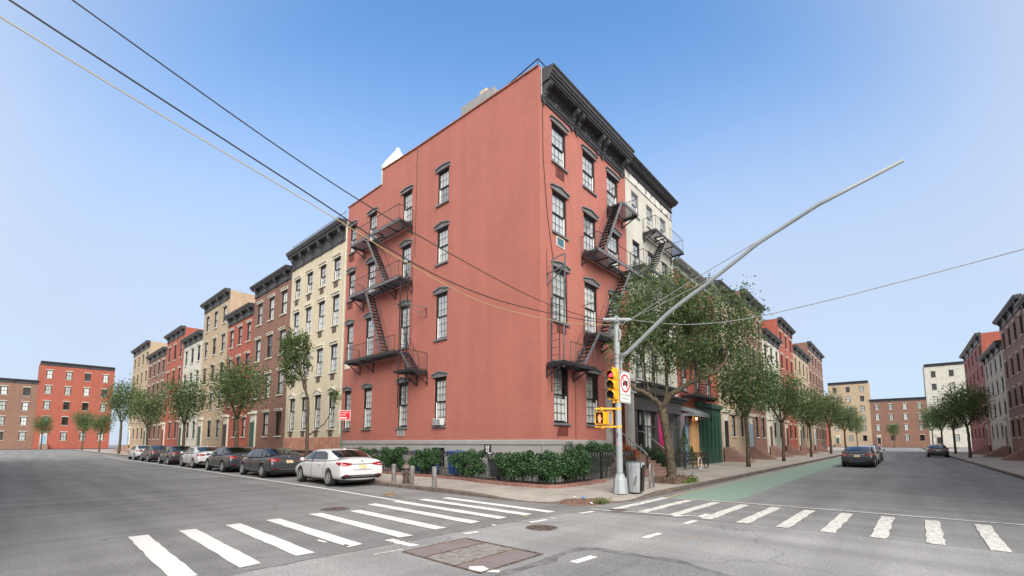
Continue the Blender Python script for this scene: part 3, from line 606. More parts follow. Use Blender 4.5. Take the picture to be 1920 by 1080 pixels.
# doorway on the avenue: fluted pilasters, dark red recess
po = MB()
for a0, a1 in ((5.24,5.70), (7.32,8.02)):
    po.pbox(FR, a0, a1, .0, .26, 1.25, 1.5)
    c_ = (a0+a1)/2; rr = (a1-a0)/2-.02
    prof_ = []
    for k in range(40):
        t = PI*k/39; r_ = rr*(1-.06*(k % 3 == 0)); prof_.append((c_-r_*math.cos(t), .02+min(.30, r_)*math.sin(t)*(1 if k % 3 else .93)))
    po.prism(prof_+[(a1-.02,0), (a0+.02,0)], lambda u,v,t: FR(u,v,t), 1.5, 4.35)
    po.pbox(FR, a0-.04, a1+.04, 0, .34, 4.35, 4.5)
po.pbox(FR, 5.2, 8.04, 0, .3, 4.5, 4.95); po.pbox(FR, 5.14, 8.04, 0, .42, 4.95, 5.1)
po.pbox(FR, 5.2, 8.0, 0, .28, .13, 1.25)
po.build('doorway_surround', M['lime'], BLD)
dr = MB(); dr.pbox(FR, 5.72, 7.3, -.6, -.5, 1.25, 4.35); dr.pbox(FR, 5.72, 5.76, -.5, .0, 1.25, 4.35); dr.pbox(FR, 7.26, 7.3, -.5, 0, 1.25, 4.35)
rec = dr.build('door_recess', M['doorred'], BLD)
dd = MB(); dd.pbox(FR, 6.0, 7.02, -.5, -.44, 1.27, 3.5)
for z0, z1 in ((1.45,2.2), (2.35,3.35)):
    for a0 in (6.1, 6.56): dd.pbox(FR, a0, a0+.36, -.44, -.42, z0, z1)
dd.build('front_door', M['doorred'], rec)
# stoop
st = MB()
for k in range(7): st.box(.28, 2.15-.27*k, 5.1, 7.95, .13+.163*k, .13+.163*(k+1)-.04); st.box(.28, 2.18-.27*k, 5.08, 7.97, .13+.163*(k+1)-.04, .13+.163*(k+1))
st.box(2.0, 2.35, 5.0, 5.3, .131, .5)
stoop = st.build('stoop', M['stone'], BLD)
for y in (5.22, 7.83):
    h = MB(); h.tube([(.3,y,2.32), (.75,y,2.25), (1.95,y,1.32), (2.1,y,1.18), (2.13,y,1.02)], .032, 8); h.build('handrail', M['galvd'], stoop, smooth=True)  # iron rail in a paler steel; its highlight is put into the colour
    b = MB(); b.lathe((2.12,y,.13), [(.07,0), (.07,.25), (.045,.3), (.05,.6), (.04,.85), (.06,.9), (.04,.97), (.01,1.0)], 10)
    for k in range(12): x = 2.0-.14*k; b.tube([(x,y,.3+.6*(2.1-x)), (x,y,1.22+.76*(2.05-x)*.98)], .011, 5)
    b.build('baluster', M['iron'], stoop)
# rooftop pieces
v = MB(); v.prism([(-5.09,18.50), (-2.75,18.36), (-2.82,18.88), (-5.09,18.98)], lambda a,z,t: (a,t,z), .02, .9); v.build('vent_housing', M['vent'], BLD)
v = MB(); v.box(-5.16,-4.66,1.4,1.95,17.5,20.75); v.build('chimney', M['tan'], BLD, bevel=.03)
v = MB(); v.lathe((-12.45,1.15,17.5), [(1.0,0), (1.0,1.75), (.14,3.05), (.14,3.18), (.0,3.22)], 20); v.build('roof_vent', M['whitecone'], BLD)
v = MB(); v.tube([(-2.4,.45,18.86), (-.4,.45,19.12)], .028, 6)
for x in (-2.3,-1.4,-.42): v.tube([(x,.45,17.5), (x,.45,18.86+.13*(x+2.4))], .022, 6)
v.tube([(-.4,.45,19.12), (-.4,3,19.09)], .026, 6); v.build('roof_railing', M['iron'], BLD)
# cable runs down the facades
v = MB(); v.tube([FR(.18,.03,17.0), FR(.22,.03,14.0), FR(.5,.03,11.5), FR(.9,.03,9.6)], .013, 5); v.tube([FR(.42,.03,10.0), FR(.42,.03,8.8)], .008, 5); v.tube([FR(2.55,.03,5.0), FR(2.5,.03,1.85)], .009, 5); v.tube([FR(1.15,.04,2.3), FR(1.05,.04,2.0), FR(1.12,.05,1.93), FR(1.18,.04,2.02)], .01, 5)
v.tube([FL(-8.72,.03,18.3), FL(-8.75,.03,12.0)], .012, 5); v.tube([FL(-8.95,.03,13.0), FL(-8.95,.03,5.6)], .009, 5); v.build('wall_cable', M['iron'], BLD)
v = MB(); v.tube([FR(.10,.05,18.15), FR(.10,.05,17.4), FR(.12,.04,16.9)], .03, 6); v.build('downpipe', M['lime'], BLD)

# ---- fire escapes (parts of the building)
def platform(P, a0, a1, z, o1, parent, hole=None, edge='felight', name='platform', o0=.06):
    m = MB(); m.cur = 0; h = .13
    m.pbox(P, a0, a1, o0, o0+.04, z-h*.6, z); m.pbox(P, a0, a0+.05, o0+.04, o1-.046, z-h, z); m.pbox(P, a1-.05, a1, o0+.04, o1-.046, z-h, z)
    na = max(1, round((a1-a0)/1.3))
    for k in range(1, na): x = a0+(a1-a0)*k/na; m.pbox(P, x-.02, x+.02, o0+.04, o1-.045, z-.09, z-.026)
    o = o0+.07
    while o < o1-.05:
        segs = [(a0+.05, a1-.05)]
        if hole and hole[2] < o < hole[3]: segs = [(a0+.05, hole[0]), (hole[1], a1-.05)]
        for s0, s1 in segs:
            if s1-s0 > .05: m.pbox(P, s0, s1, o, o+.028, z-.026, z-.002)
        o += .066
    if hole:
        m.pbox(P, hole[0], hole[1], hole[2]-.03, hole[2]+.02, z-.1, z); m.pbox(P, hole[0]-.04, hole[0], hole[2], hole[3], z-.09, z-.002); m.pbox(P, hole[1], hole[1]+.04, hole[2], hole[3], z-.09, z-.002)
    ob = m.build(name, M['feiron'], parent)
    e = MB(); e.pbox(P, a0-.003, a1+.003, o1-.045, o1, z-.14, z+.004)
    for k in range(int((a1-a0)/.8)+1): x = a0+.15+k*.8; e.pbox(P, x-.02, x+.02, o1, o1+.008, z-.09, z-.05)
    e.build('edge_beam', M[edge], parent); return ob
def railing(P, pts, z, h, parent, step=.135, mid=False):
    m = MB()
    for (a, o), (b, q) in zip(pts, pts[1:]):
        m.tube([P(a,o,z+h), P(b,q,z+h)], .017, 5)
        m.tube([P(a,o,z+.06), P(b,q,z+.06)], .010, 4)
        L_ = math.hypot(b-a, q-o); n_ = max(1, int(L_/step))
        for k in range(n_+1): t = k/n_; m.tube([P(a+(b-a)*t, o+(q-o)*t, z), P(a+(b-a)*t, o+(q-o)*t, z+h)], .0072, 4, cap=False)
    for (a, o) in pts: m.tube([P(a,o,z-.1), P(a,o,z+h+.02)], .015, 5)
    return m.build('railing', M['feiron'], parent)
def stair(P, top, bot, o0, o1, parent, n=None, rail=True):
    (a0, z0), (a1, z1) = top, bot; m = MB(); n = n or max(3, round(abs(z0-z1)/.21))
    for k in range(1, n):
        t = k/n; a = a0+(a1-a0)*t; z = z0+(z1-z0)*t; m.pbox(P, a-.085, a+.085, o0+.02, o1-.02, z-.012, z+.012)
        for s in (-.03, .03): m.pbox(P, a+s-.008, a+s+.008, o0+.02, o1-.02, z-.03, z-.012)
    m.bar(P(a0,o0,z0), P(a1,o0,z1), .025, .13)
    ob = m.build('stair', M['feiron'], parent)
    e = MB(); e.bar(P(a0,o1,z0), P(a1,o1,z1), .025, .14); e.build('stringer', M['felight'], parent)
    if rail:
        r = MB(); r.tube([P(a0,o0,z0+.85), P(a1,o0,z1+.85)], .013, 5); r.tube([P(a1,o0,z1), P(a1,o0,z1+.85)], .011, 5); r.tube([P(a0+(a1-a0)*.5,o0,(z0+z1)/2), P(a0+(a1-a0)*.5,o0,(z0+z1)/2+.85)], .010, 5)
        r.build('stair_rail', M['feiron'], parent)
def wbracket(P, a, z, o1, drop, parent):
    m = MB(); m.pbox(P, a-.03, a+.03, .005, .055, z-drop, z-.13); m.bar(P(a,.06,z-drop+.06), P(a,o1*.88,z-.15), .05, .05); m.pbox(P, a-.025, a+.025, .055, o1-.05, z-.2, z-.142)
    return m.build('wall_bracket', M['feiron'], parent)
FE = MB(); FE.pbox(FL, -14.2, -14.14, .0, .06, 13.5, 13.97); FEL = FE.build('fire_escape', M['feiron'], BLD)
platform(FL, -14.2, -9.0, 13.97, .97, FEL, (-13.0,-11.4,.42,.93)); platform(FL, -14.15, -8.9, 10.68, .97, FEL, (-13.0,-11.3,.42,.93)); platform(FL, -14.4, -9.1, 6.62, .97, FEL, edge='feiron')
platform(FL, -8.95, -7.42, 5.46, 1.08, FEL, edge='feiron', name='landing')
railing(FL, [(-14.15,.05), (-14.15,.93), (-9.05,.93), (-9.05,.02)], 13.97, .85, FEL); railing(FL, [(-14.1,.05), (-14.1,.93), (-8.95,.93), (-8.95,.02)], 10.68, .88, FEL)
railing(FL, [(-14.35,.05), (-14.35,.93), (-9.15,.93)], 6.62, .85, FEL); railing(FL, [(-8.1,.98), (-7.47,.98), (-7.47,.05)], 5.46, .92, FEL)
stair(FL, (-12.45,13.9), (-10.42,10.72), .45, .90, FEL); stair(FL, (-12.32,10.6), (-10.5,6.66), .45, .90, FEL); stair(FL, (-9.05,6.6), (-8.1,5.5), .12, .62, FEL, 6)
for a, z, d in ((-14.1,13.97,.62), (-9.05,13.97,.6), (-14.05,10.68,.75), (-10.5,10.68,.75), (-8.95,10.68,.75), (-14.2,6.62,.75), (-12.65,6.62,.75), (-8.34,5.46,.76), (-7.45,5.46,.78)): wbracket(FL, a, z, .97, d, FEL)
ld = MB()
for o in (.46, .92): ld.bar(FL(-8.75,o,3.5), FL(-8.75,o,10.3), .05, .03)
ld.bar(FL(-8.75,.46,10.3), FL(-8.75,.92,10.22), .05, .03)
for k in range(17): z = 3.6+.30*k; ld.tube([FL(-8.75,.46,z), FL(-8.75,.92,z)], .011, 5)
ld.bar(FL(-8.75,.46,5.1), FL(-8.55,.46,5.1), .04); ld.build('drop_ladder', M['feiron'], FEL)
bk = MB(); bk.bar(FL(-7.65,.02,8.85), FL(-8.4,.85,9.05), .035); bk.bar(FL(-7.65,.02,8.4), FL(-8.4,.85,9.03), .03); bk.bar(FL(-7.65,.02,8.35), FL(-7.65,.02,8.9), .035); bk.bar(FL(-8.4,.85,9.04), FL(-8.8,.93,9.06), .035); bk.bar(FL(-8.9,.46,9.06), FL(-8.9,.98,9.06), .04); bk.build('ladder_bracket', M['feiron'], FEL)
FE = MB(); FE.pbox(FR, 5.77, 5.83, .0, .06, 13.6, 14.07); FER = FE.build('fire_escape', M['feiron'], BLD)
platform(FR, 5.77, 7.5, 14.07, .98, FER); platform(FR, 3.18, 7.9, 10.71, .98, FER, (5.2,6.6,.42,.94)); platform(FR, 3.26, 5.02, 6.74, .97, FER, name='landing'); platform(FR, .32, 2.75, 5.02, .95, FER, edge='feiron')
railing(FR, [(7.45,.95), (7.45,.05)], 14.07, .85, FER, .4); railing(FR, [(5.82,.05), (6.4,.08)], 14.07, .85, FER, .6)
railing(FR, [(3.2,.02), (3.2,.95), (7.85,.95), (7.85,.05)], 10.71, .8, FER, .28); railing(FR, [(3.3,.05), (3.3,.3)], 6.74, .85, FER, .3); railing(FR, [(5.0,.93), (5.0,.05)], 6.74, .85, FER, .2)
railing(FR, [(.8,.92), (1.9,.92)], 5.02, .85, FER, .12); railing(FR, [(2.72,.92), (2.72,.05)], 5.02, .85, FER, .3)
stair(FR, (5.64,13.98), (3.8,10.75), .50, .95, FER); stair(FR, (6.55,10.62), (4.0,6.78), .45, .90, FER); stair(FR, (3.2,6.70), (1.9,5.05), .45, .92, FER)
for a, z, d in ((5.8,14.07,.55), (7.46,14.07,.55), (3.22,10.71,.62), (7.8,10.71,.62), (3.3,6.74,.6), (4.97,6.74,.62), (.36,5.02,.62), (2.35,5.02,.62)): wbracket(FR, a, z, .97, d, FER)
ld = MB()
for o in (.28, .70): ld.bar(FR(.35,o,3.79), FR(.35,o,7.75), .03, .02)
for k in range(14): z = 3.8+.30*k; ld.tube([FR(.35,.28,z), FR(.35,.70,z)], .010, 5)
ld.build('drop_ladder', M['feiron'], FER)
gd = MB(); gd.bar(FR(.39,.24,4.7), FR(.39,.36,9.42), .045); gd.bar(FR(.39,.86,4.75), FR(.39,.99,9.5), .045); gd.bar(FR(.39,.36,9.42), FR(.39,.99,9.5), .035); gd.bar(FR(.45,.02,8.88), FR(.30,1.04,8.93), .045); gd.bar(FR(.45,.02,8.4), FR(.36,.95,8.88), .035); gd.bar(FR(.45,.02,8.38), FR(.45,.02,8.9), .04); gd.build('ladder_guide', M['felight'], FER)
# fixed hooks beside the windows
hk = MB(); hk.tube([FR(3.3,.02,8.15), FR(3.3,.6,8.2)], .02, 5); hk.tube([FR(5.78,.02,14.98), FR(5.78,.7,15.0)], .02, 5); hk.build('rail_hook', M['feiron'], FER)

# ================================================================== NEIGHBOURING BUILDINGS
def cornice_simple(P, a0, a1, ztop, zbot, out, m, parent, brackets=0):
    c = MB(); H = ztop-zbot
    c.prism([(0,zbot), (.06,zbot), (.1,zbot+.08*H), (.06,zbot+.14*H), (.06,zbot+.55*H), (.12,zbot+.62*H), (out*.7,zbot+.68*H), (out*.7,zbot+.76*H), (out*.85,zbot+.8*H), (out,zbot+.93*H), (out,ztop), (0,ztop+.05)], lambda o,z,t: P(t,o,z), a0, a1)
    ob = c.build('cornice', m, parent)
    if brackets:
        for k in range(brackets):
            a = a0+(a1-a0)*(k+.35)/(brackets-.3); b = MB()
            b.prism([(.06,zbot), (.14,zbot), (.16,zbot+.25*H), (out*.6,zbot+.45*H), (out*.66,zbot+.66*H), (.06,zbot+.66*H)], lambda o,z,t: P(t,o,z), a-.1, a+.1); b.build('bracket', m, ob)
    return ob
def body_shell(mb, P, a0, a1, depth, z1, party=True):
    mb.quad(P(a0,0,0), P(a0,-depth,0), P(a0,-depth,z1), P(a0,0,z1)); mb.quad(P(a1,0,0), P(a1,-depth,0), P(a1,-depth,z1), P(a1,0,z1)); mb.quad(P(a0,-depth,0), P(a1,-depth,0), P(a1,-depth,z1), P(a0,-depth,z1)); mb.quad(P(a0,0,z1), P(a1,0,z1), P(a1,-depth,z1), P(a0,-depth,z1))
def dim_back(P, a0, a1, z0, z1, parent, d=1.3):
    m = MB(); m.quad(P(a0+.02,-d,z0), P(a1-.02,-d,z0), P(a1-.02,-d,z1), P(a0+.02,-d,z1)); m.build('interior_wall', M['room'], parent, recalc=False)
# cream building on the side street
CB = thing('row_building', 'cream painted brick building with dark bracketed cornice beside the red building', 'building', (-16.4, 0, .13))
ca0, ca1 = -25.2, -16.40
cols = [(-18.2,-17.25), (-20.3,-19.35), (-22.4,-21.45), (-24.5,-23.55)]
cz = [(2.63,5.04), (6.46,8.36), (9.72,11.8), (12.92,14.48)]
m = MB(); hs = [(c[0],c[1],z[0],z[1]) for c in cols for z in cz]
wall_with_holes(m, FL, ca0, ca1, 2.06, 16.7, hs); body_shell(m, FL, ca0, ca1, 11, 16.7); m.build('wall', M['cream'], CB, recalc=False)
m = MB(); m.pbox(FL, ca0, ca1, -.05, .06, 0, 2.06); m.build('stone_base', M['rustbase'], CB)
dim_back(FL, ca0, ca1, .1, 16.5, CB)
for c in cols:
    for i, z in enumerate(cz):
        wn = window(FL, c[0], c[1], z[0], z[1], CB, (z[1]+.22, .02 if i else .2, 'ped' if i == 0 else 'flat'), 'wintrim', (2,2) if i else (2,3), 2, gl='glass_top' if i else 'glass', curtain='sheer' if i != 2 else 'curtain', track=-1, lmat='wintrim')
        b = MB(); b.pbox(FL, c[0]+.12, c[0]+.68, 0, .02, z[0]-.52, z[0]-.14)
        for k in range(6): b.pbox(FL, c[0]+.14+.09*k, c[0]+.18+.09*k, .02, .03, z[0]-.5, z[0]-.16)
        b.build('grille', M['rust'], CB)
cornice_simple(FL, ca0, ca1-.12, 16.78, 15.4, .58, M['cornice'], CB, 6)
m = MB(); m.tube([FL(ca0,.1,17.4), FL(ca1-.1,.1,17.4)], .025, 5)
for k in range(7): a = ca1-.3-k*1.3; m.tube([FL(a,.1,16.7), FL(a,.1,17.4)], .02, 5)
m.build('roof_railing', M['galvd'], CB)
m = MB(); m.tube([FL(-16.5,.05,16.3), FL(-16.5,.05,2.2)], .035, 6); m.build('downpipe', M['wintrim'], CB)

# pale stucco building on the avenue
GB = thing('row_building', 'pale stucco building with dark storefront and pink doorway, next to the red building', 'building', (0, 8, .13))
ga0, ga1 = 7.99, 14.83
cols = [(8.74,9.7), (10.77,11.73), (12.85,13.8)]; gz = [(5.3,7.0), (8.0,10.1), (11.75,13.42), (15.0,16.4)]
m = MB(); hs = [(c[0],c[1],z[0],z[1]) for c in cols for z in gz]
wall_with_holes(m, FR, ga0, ga1, 4.55, 16.85, hs); body_shell(m, FR, ga0, ga1, 9, 17.4); m.build('wall', M['stucco'], GB, recalc=False)
m = MB(); m.pbox(FR, ga0, ga1, -.03, .0, 16.85, 17.5); m.pbox(FR, ga0, ga1, 0, .05, 16.83, 16.88); m.build('frieze', M['peel'], GB)
dim_back(FR, ga0, ga1, 4.6, 17, GB)
for c in cols:
    for i, z in enumerate(gz): window(FR, c[0], c[1], z[0], z[1], GB, None, 'stucco', (2,2), 2 if i < 3 else 3, gl='glass_top', curtain='sheer' if i < 3 else 'curtain', fmat='frame' if i != 3 else 'awning', track=1)
cornice_simple(FR, ga0+.02, ga1-.06, 18.0, 17.35, .55, M['cornice'], GB, 0)
FE = MB(); FE.pbox(FR, 10.1, 10.16, 0, .06, 13.9, 14.3); FEG = FE.build('fire_escape', M['feiron'], GB)
platform(FR, 10.1, 14.6, 14.28, .85, FEG, (11.2,12.2,.3,.8), edge='feiron'); platform(FR, 8.3, 14.0, 11.6, .85, FEG, (9.8,10.8,.3,.8), edge='feiron'); platform(FR, 8.6, 14.0, 7.7, .85, FEG, edge='feiron'); platform(FR, 8.6, 13.5, 5.0, .85, FEG, edge='feiron')
for (p, z) in (([(10.15,.05), (10.15,.82), (11.1,.82)], 14.28), ([(12.3,.82), (14.55,.82), (14.55,.05)], 14.28), ([(8.35,.05), (8.35,.82), (13.95,.82), (13.95,.05)], 11.6), ([(8.65,.05), (8.65,.82), (13.95,.82)], 7.7), ([(8.65,.05), (8.65,.82), (13.4,.82)], 5.0)): railing(FR, p, z, .85, FEG, .3)
stair(FR, (12.0,14.2), (9.9,11.65), .3, .75, FEG); stair(FR, (10.6,11.5), (9.2,7.75), .3, .75, FEG)
for a, z in ((10.2,14.28), (14.4,14.28), (8.4,11.6), (13.8,11.6), (8.7,7.7), (13.8,7.7), (8.8,5.0), (13.2,5.0)): wbracket(FR, a, z, .85, .6, FEG)
ld = MB()
for a in (11.0, 11.42): ld.bar(FR(a,.75,4.6), FR(a,.75,8.6), .04, .03)
for k in range(13): ld.tube([FR(11.0,.75,4.7+.3*k), FR(11.42,.75,4.7+.3*k)], .011, 5)
ld.build('drop_ladder', M['feiron'], FEG)
# its storefront
sf = MB(); sf.pbox(FR, 8.05, 14.82, 0, .22, 3.5, 4.25)
sf.prism([(0,4.25), (.22,4.25), (.24,4.4), (.5,4.44), (.55,4.56), (0,4.66)], lambda o,z,t: FR(t,o,z), 8.05, 15.4)
k = 8.1
while k < 15.2: sf.pbox(FR, k, k+.13, .22, .40, 4.28, 4.42); k += .29
for a0, a1 in ((8.05,8.45), (9.2,9.36), (10.98,11.24), (12.05,12.85), (14.4,14.6)): sf.pbox(FR, a0, a1, .0, .16, .13, 3.5)
sf.pbox(FR, 9.36, 10.98, 0, .1, 2.56, 2.66); sf.pbox(FR, 9.36, 10.98, 0, .12, .13, 1.0); sf.pbox(FR, 12.85, 14.4, 0, .1, 2.56, 2.66); sf.pbox(FR, 12.85, 14.4, 0, .12, .13, 1.0)
for a in (9.9, 10.45): sf.pbox(FR, a-.02, a+.02, .02, .06, 1.0, 3.5)
for a in (13.35, 13.9): sf.pbox(FR, a-.02, a+.02, .02, .06, 1.0, 3.5)
STF = sf.build('storefront', M['char'], GB)
p = MB(); p.quad(FR(9.36,.03,1), FR(10.98,.03,1), FR(10.98,.03,3.5), FR(9.36,.03,3.5)); p.build('shop_window', M['glass'], STF, recalc=False)
p = MB(); p.quad(FR(12.85,.03,1), FR(14.4,.03,1), FR(14.4,.03,3.5), FR(12.85,.03,3.5)); p.build('shop_window', M['glass'], STF, recalc=False)
p = MB(); n_ = 40; vs = []
for i in range(n_+1): a = 9.38+1.58*i/n_; vs += [FR(a,-.18+.03*math.sin(i*1.9),1.0), FR(a,-.18+.03*math.sin(i*1.9),3.45)]
p.add(vs, [(2*i,2*i+2,2*i+3,2*i+1) for i in range(n_)]); p.build('curtain', M['curtain'], STF, recalc=False, smooth=True)
p = MB(); p.pbox(FR, 8.45, 9.2, -.6, -.5, .13, 3.5); p.pbox(FR, 8.72, 9.14, -.5, -.44, 1.2, 3.2); p.pbox(FR, 9.1, 9.16, -.3, .14, 1.6, 2.7); p.build('door', M['black'], STF)
p = MB(); p.pbox(FR, 11.24, 11.36, 0, .3, .13, 3.46); p.pbox(FR, 11.93, 12.05, 0, .3, .13, 3.46); p.pbox(FR, 11.36, 11.93, 0, .3, 3.34, 3.46); p.pbox(FR, 11.36, 11.93, 0, .2, 2.42, 2.56); p.pbox(FR, 11.30, 12.02, 0, .33, 2.36, 2.42); pk = p.build('pink_door_frame', M['pink'], STF)
p = MB(); p.pbox(FR, 11.36, 11.93, -.05, .1, .13, 2.36); p.build('door_panel', M['crimson'], pk)
p = MB(); p.quad(FR(11.36,.05,2.56), FR(11.93,.05,2.56), FR(11.93,.05,3.34), FR(11.36,.05,3.34)); p.build('transom_pane', M['darkglass'], pk, recalc=False)
p = MB(); p.quad(FR(8.1,-1.2,.13), FR(14.8,-1.2,.13), FR(14.8,-1.2,3.5), FR(8.1,-1.2,3.5)); p.build('shop_interior', M['room'], STF, recalc=False)
# brick building with blue door, awning and green shopfront
BB = thing('row_building', 'red brick building with blue door, slate awning and dark green shopfront', 'building', (0, 14.9, .13))
ba0, ba1 = 14.85, 23.6
cols = [(15.7,16.65), (18.2,19.15), (20.7,21.65)]; bz = [(5.25,7.1), (8.2,10.0), (11.1,12.9)]
m = MB(); hs = [(c[0],c[1],z[0],z[1]) for c in cols for z in bz]
wall_with_holes(m, FR, ba0, ba1, 3.4, 13.6, hs); body_shell(m, FR, ba0, ba1, 9, 13.9); m.build('wall', M['brick2'], BB, recalc=False)
dim_back(FR, ba0, ba1, 3.6, 13.5, BB)
for c in cols:
    for z in bz: window(FR, c[0], c[1], z[0], z[1], BB, (z[1]+.2, .02, 'flat'), 'trim', (2,2), 2, gl='glass_top', curtain='sheer', track=1)
cornice_simple(FR, ba0, ba1, 14.15, 13.45, .5, M['vent'], BB, 0)
p = MB(); p.pbox(FR, 14.88, 16.0, -.1, -.04, .13, 3.4)
for z0, z1 in ((.4,1.4), (1.55,2.6), (2.75,3.3)): p.pbox(FR, 15.1, 15.45, -.04, -.02, z0, z1); p.pbox(FR, 15.5, 15.85, -.04, -.02, z0, z1)
p.pbox(FR, 15.95, 16.2, -.1, .1, .13, 3.4); p.pbox(FR, 14.95, 15.95, -.04, .06, 2.62, 2.72); p.build('blue_door', M['blue'], BB)
p = MB(); p.pbox(FR, 14.7, 14.9, .16, .36, .13, 3.6); p.pbox(FR, 16.2, 16.45, -.1, .12, .13, 3.4); p.build('door_post', M['mauve'], BB)
p = MB(); p.pbox(FR, 16.45, 17.75, -.1, .3, 1.1, 3.55); p.pbox(FR, 16.4, 17.95, -.1, .4, .13, 1.1); p.pbox(FR, 16.45, 18.1, -.1, .34, 3.3, 3.62); p.build('ochre_pier', M['orange'], BB, bevel=.015)
p = MB(); p.prism([(0,4.1), (.05,4.12), (1.0,3.62), (1.0,3.42), (.95,3.42), (.95,3.56), (0,3.9)], lambda o,z,t: FR(t,o,z), 14.9, 18.1)
p.pbox(FR, 14.9, 14.94, .05, .95, 3.42, 3.62); p.pbox(FR, 18.06, 18.1, .05, .95, 3.42, 3.62); p.build('awning', M['awning'], BB)
p = MB(); p.pbox(FR, 18.0, 23.58, -.05, .12, .13, 4.6)
for k in range(6): a = 18.2+.9*k; p.pbox(FR, a, a+.7, .12, .16, .4, 1.3); p.pbox(FR, a, a+.06, .12, .2, 1.3, 3.8)
p.pbox(FR, 17.95, 23.58, .12, .3, 4.3, 4.62); p.build('green_shopfront', M['dgreen'], BB)
p = MB(); p.lathe(FR(16.6,.55,3.3), [(.0,-.07), (.06,-.05), (.075,0), (.05,.06), (.02,.1)], 10); p.build('lamp_bulb', M['lamp'], BB)
FE = MB(); FE.pbox(FR, 15.3, 15.36, 0, .06, 4.6, 5.0); FEB = FE.build('fire_escape', M['feiron'], BB)
for z in (4.9, 7.8, 10.7): platform(FR, 15.3, 20.2, z, .9, FEB, edge='feiron'); railing(FR, [(15.33,.05), (15.33,.87), (20.15,.87), (20.15,.05)], z, .85, FEB, .3); wbracket(FR, 15.4, z, .9, .6, FEB); wbracket(FR, 20, z, .9, .6, FEB)
stair(FR, (19.4,7.75), (17.6,4.95), .3, .75, FEB); stair(FR, (19.4,10.65), (17.6,7.85), .3, .75, FEB)
ld = MB()
for a in (18.6, 19.02): ld.bar(FR(a,.8,3.2), FR(a,.8,6.2), .05, .03)
for k in range(10): ld.tube([FR(18.6,.8,3.3+.3*k), FR(19.02,.8,3.3+.3*k)], .012, 5)
ld.build('drop_ladder', M['feiron'], FEB)

def row_house(P, a0, a1, H, nf, nc, wm, label, base=None, group='row houses farther along the streets', corn='cornice', lm='wintrim', depth=10, parlor=1.2):
    rt = thing('row_house', label, 'building', (*P((a0+a1)/2,0,0)[:2], .13), group)
    hs = []; fh = (H-1.3-parlor)/nf; W = (a1-a0)/nc; ww = min(1.15, W*.42)
    for c in range(nc):
        for f in range(nf):
            x = a0+W*(c+.5); z = .13+parlor+.9+f*fh; hs.append((x-ww/2, x+ww/2, z, z+min(2.1, fh*.6)))
    dh = hs.pop(0); x = (dh[0]+dh[1])/2
    m = MB(); wall_with_holes(m, P, a0, a1, .1, H, hs); body_shell(m, P, a0, a1, depth, H); m.build('wall', wm, rt, recalc=False)
    dim_back(P, a0, a1, .2, H-.2, rt)
    for h in hs: window(P, *h, rt, (h[3]+.2, .02, 'flat'), lm, (1,1), 2, gl='glass', curtain=random.choice(['sheer', 'curtain', None]), simple=True, lmat=lm)
    d = MB(); d.pbox(P, x-.6, x+.6, .0, .12, parlor+.1, parlor+3.0); d.pbox(P, x-.75, x+.75, 0, .3, parlor+3.0, parlor+3.25); do = d.build('door_surround', M[lm], rt)
    d = MB(); d.pbox(P, x-.48, x+.48, .12, .15, parlor+.12, parlor+2.3); d.build('door', M[random.choice(['dgreen', 'doorred', 'black', 'blue'])], do)
    s = MB(); ns = max(2, int(parlor/.18))
    for k in range(ns): s.pbox(P, x-.8, x+.8, .12, .3+.28*(ns-k), .13+parlor*k/ns-.05*(k == 0), .13+parlor*(k+1)/ns-.02)
    s.build('stoop', M['stone'], rt)
    cornice_simple(P, a0+.02, a1-.02, H+.1, H-.9, .55, M[corn], rt, 4)
    return rt
spec = [(8.0, 15.8, 4, 3, 'brick3', 'brown brick row house with pale window hoods next along from the cream building'), (7.2, 14.4, 4, 3, 'brick2', 'red brick row house third along the side street'), (9.0, 17.5, 5, 3, 'brick4', 'tan brick five storey row house on the side street'),
        (8.2, 14.6, 4, 3, 'stucco', 'pale stucco row house far along the side street'), (9.5, 16.6, 4, 3, 'brick2', 'tall red brick row house far along the side street'), (12, 15.2, 4, 4, 'brick3', 'wide brown brick row house near the end of the side street'), (14, 18, 5, 4, 'brick4', 'wide tan brick building at the end of the side street')]
a = -25.22
for wd, H, nf, nc, mm, lab in spec:
    row_house(FL, a-wd, a, H, nf, nc, M[mm], lab); a -= wd+.02
a = 23.62
for wd, H, nf, nc, mm, lab in [(8, 15, 4, 3, 'brick4', 'tan brick row house beyond the green shopfront'), (8.5, 16.4, 4, 3, 'brick3', 'brown brick row house farther up the avenue'), (9, 14.2, 4, 3, 'stucco', 'pale stucco row house farther up the avenue'), (10, 17.4, 5, 3, 'brick2', 'red brick five storey row house up the avenue'), (14, 15.5, 4, 4, 'brick4', 'wide tan brick building far up the avenue'), (18, 18.5, 5, 5, 'brick3', 'wide brown brick building at the far end of the avenue')]:
    row_house(FR, a, a+wd, H, nf, nc, M[mm], lab); a += wd+.02
FE_ = lambda a, o, z: (19.6-o, a, z)
a = -4.0
for wd, H, nf, nc, mm, lab in [(15, 13.5, 4, 4, 'brick3', 'brown brick building opposite on the avenue corner'), (15, 12.5, 4, 4, 'brick4', 'tan brick building opposite on the avenue'), (17, 13.5, 4, 4, 'brick2', 'red brick building opposite on the avenue'), (12, 14.5, 4, 4, 'brick3', 'brown brick building across the avenue at right edge of the view'), (14, 12.5, 4, 4, 'stucco', 'pale stucco building across the avenue in the distance'), (22, 16, 5, 5, 'brick2', 'red brick building across the avenue, farthest away')]:
    row_house(FE_, a, a+wd, H, nf, nc, M[mm], lab); a += wd+.02
FS_ = lambda a, o, z: (a, -18.6+o, z)
a = -42
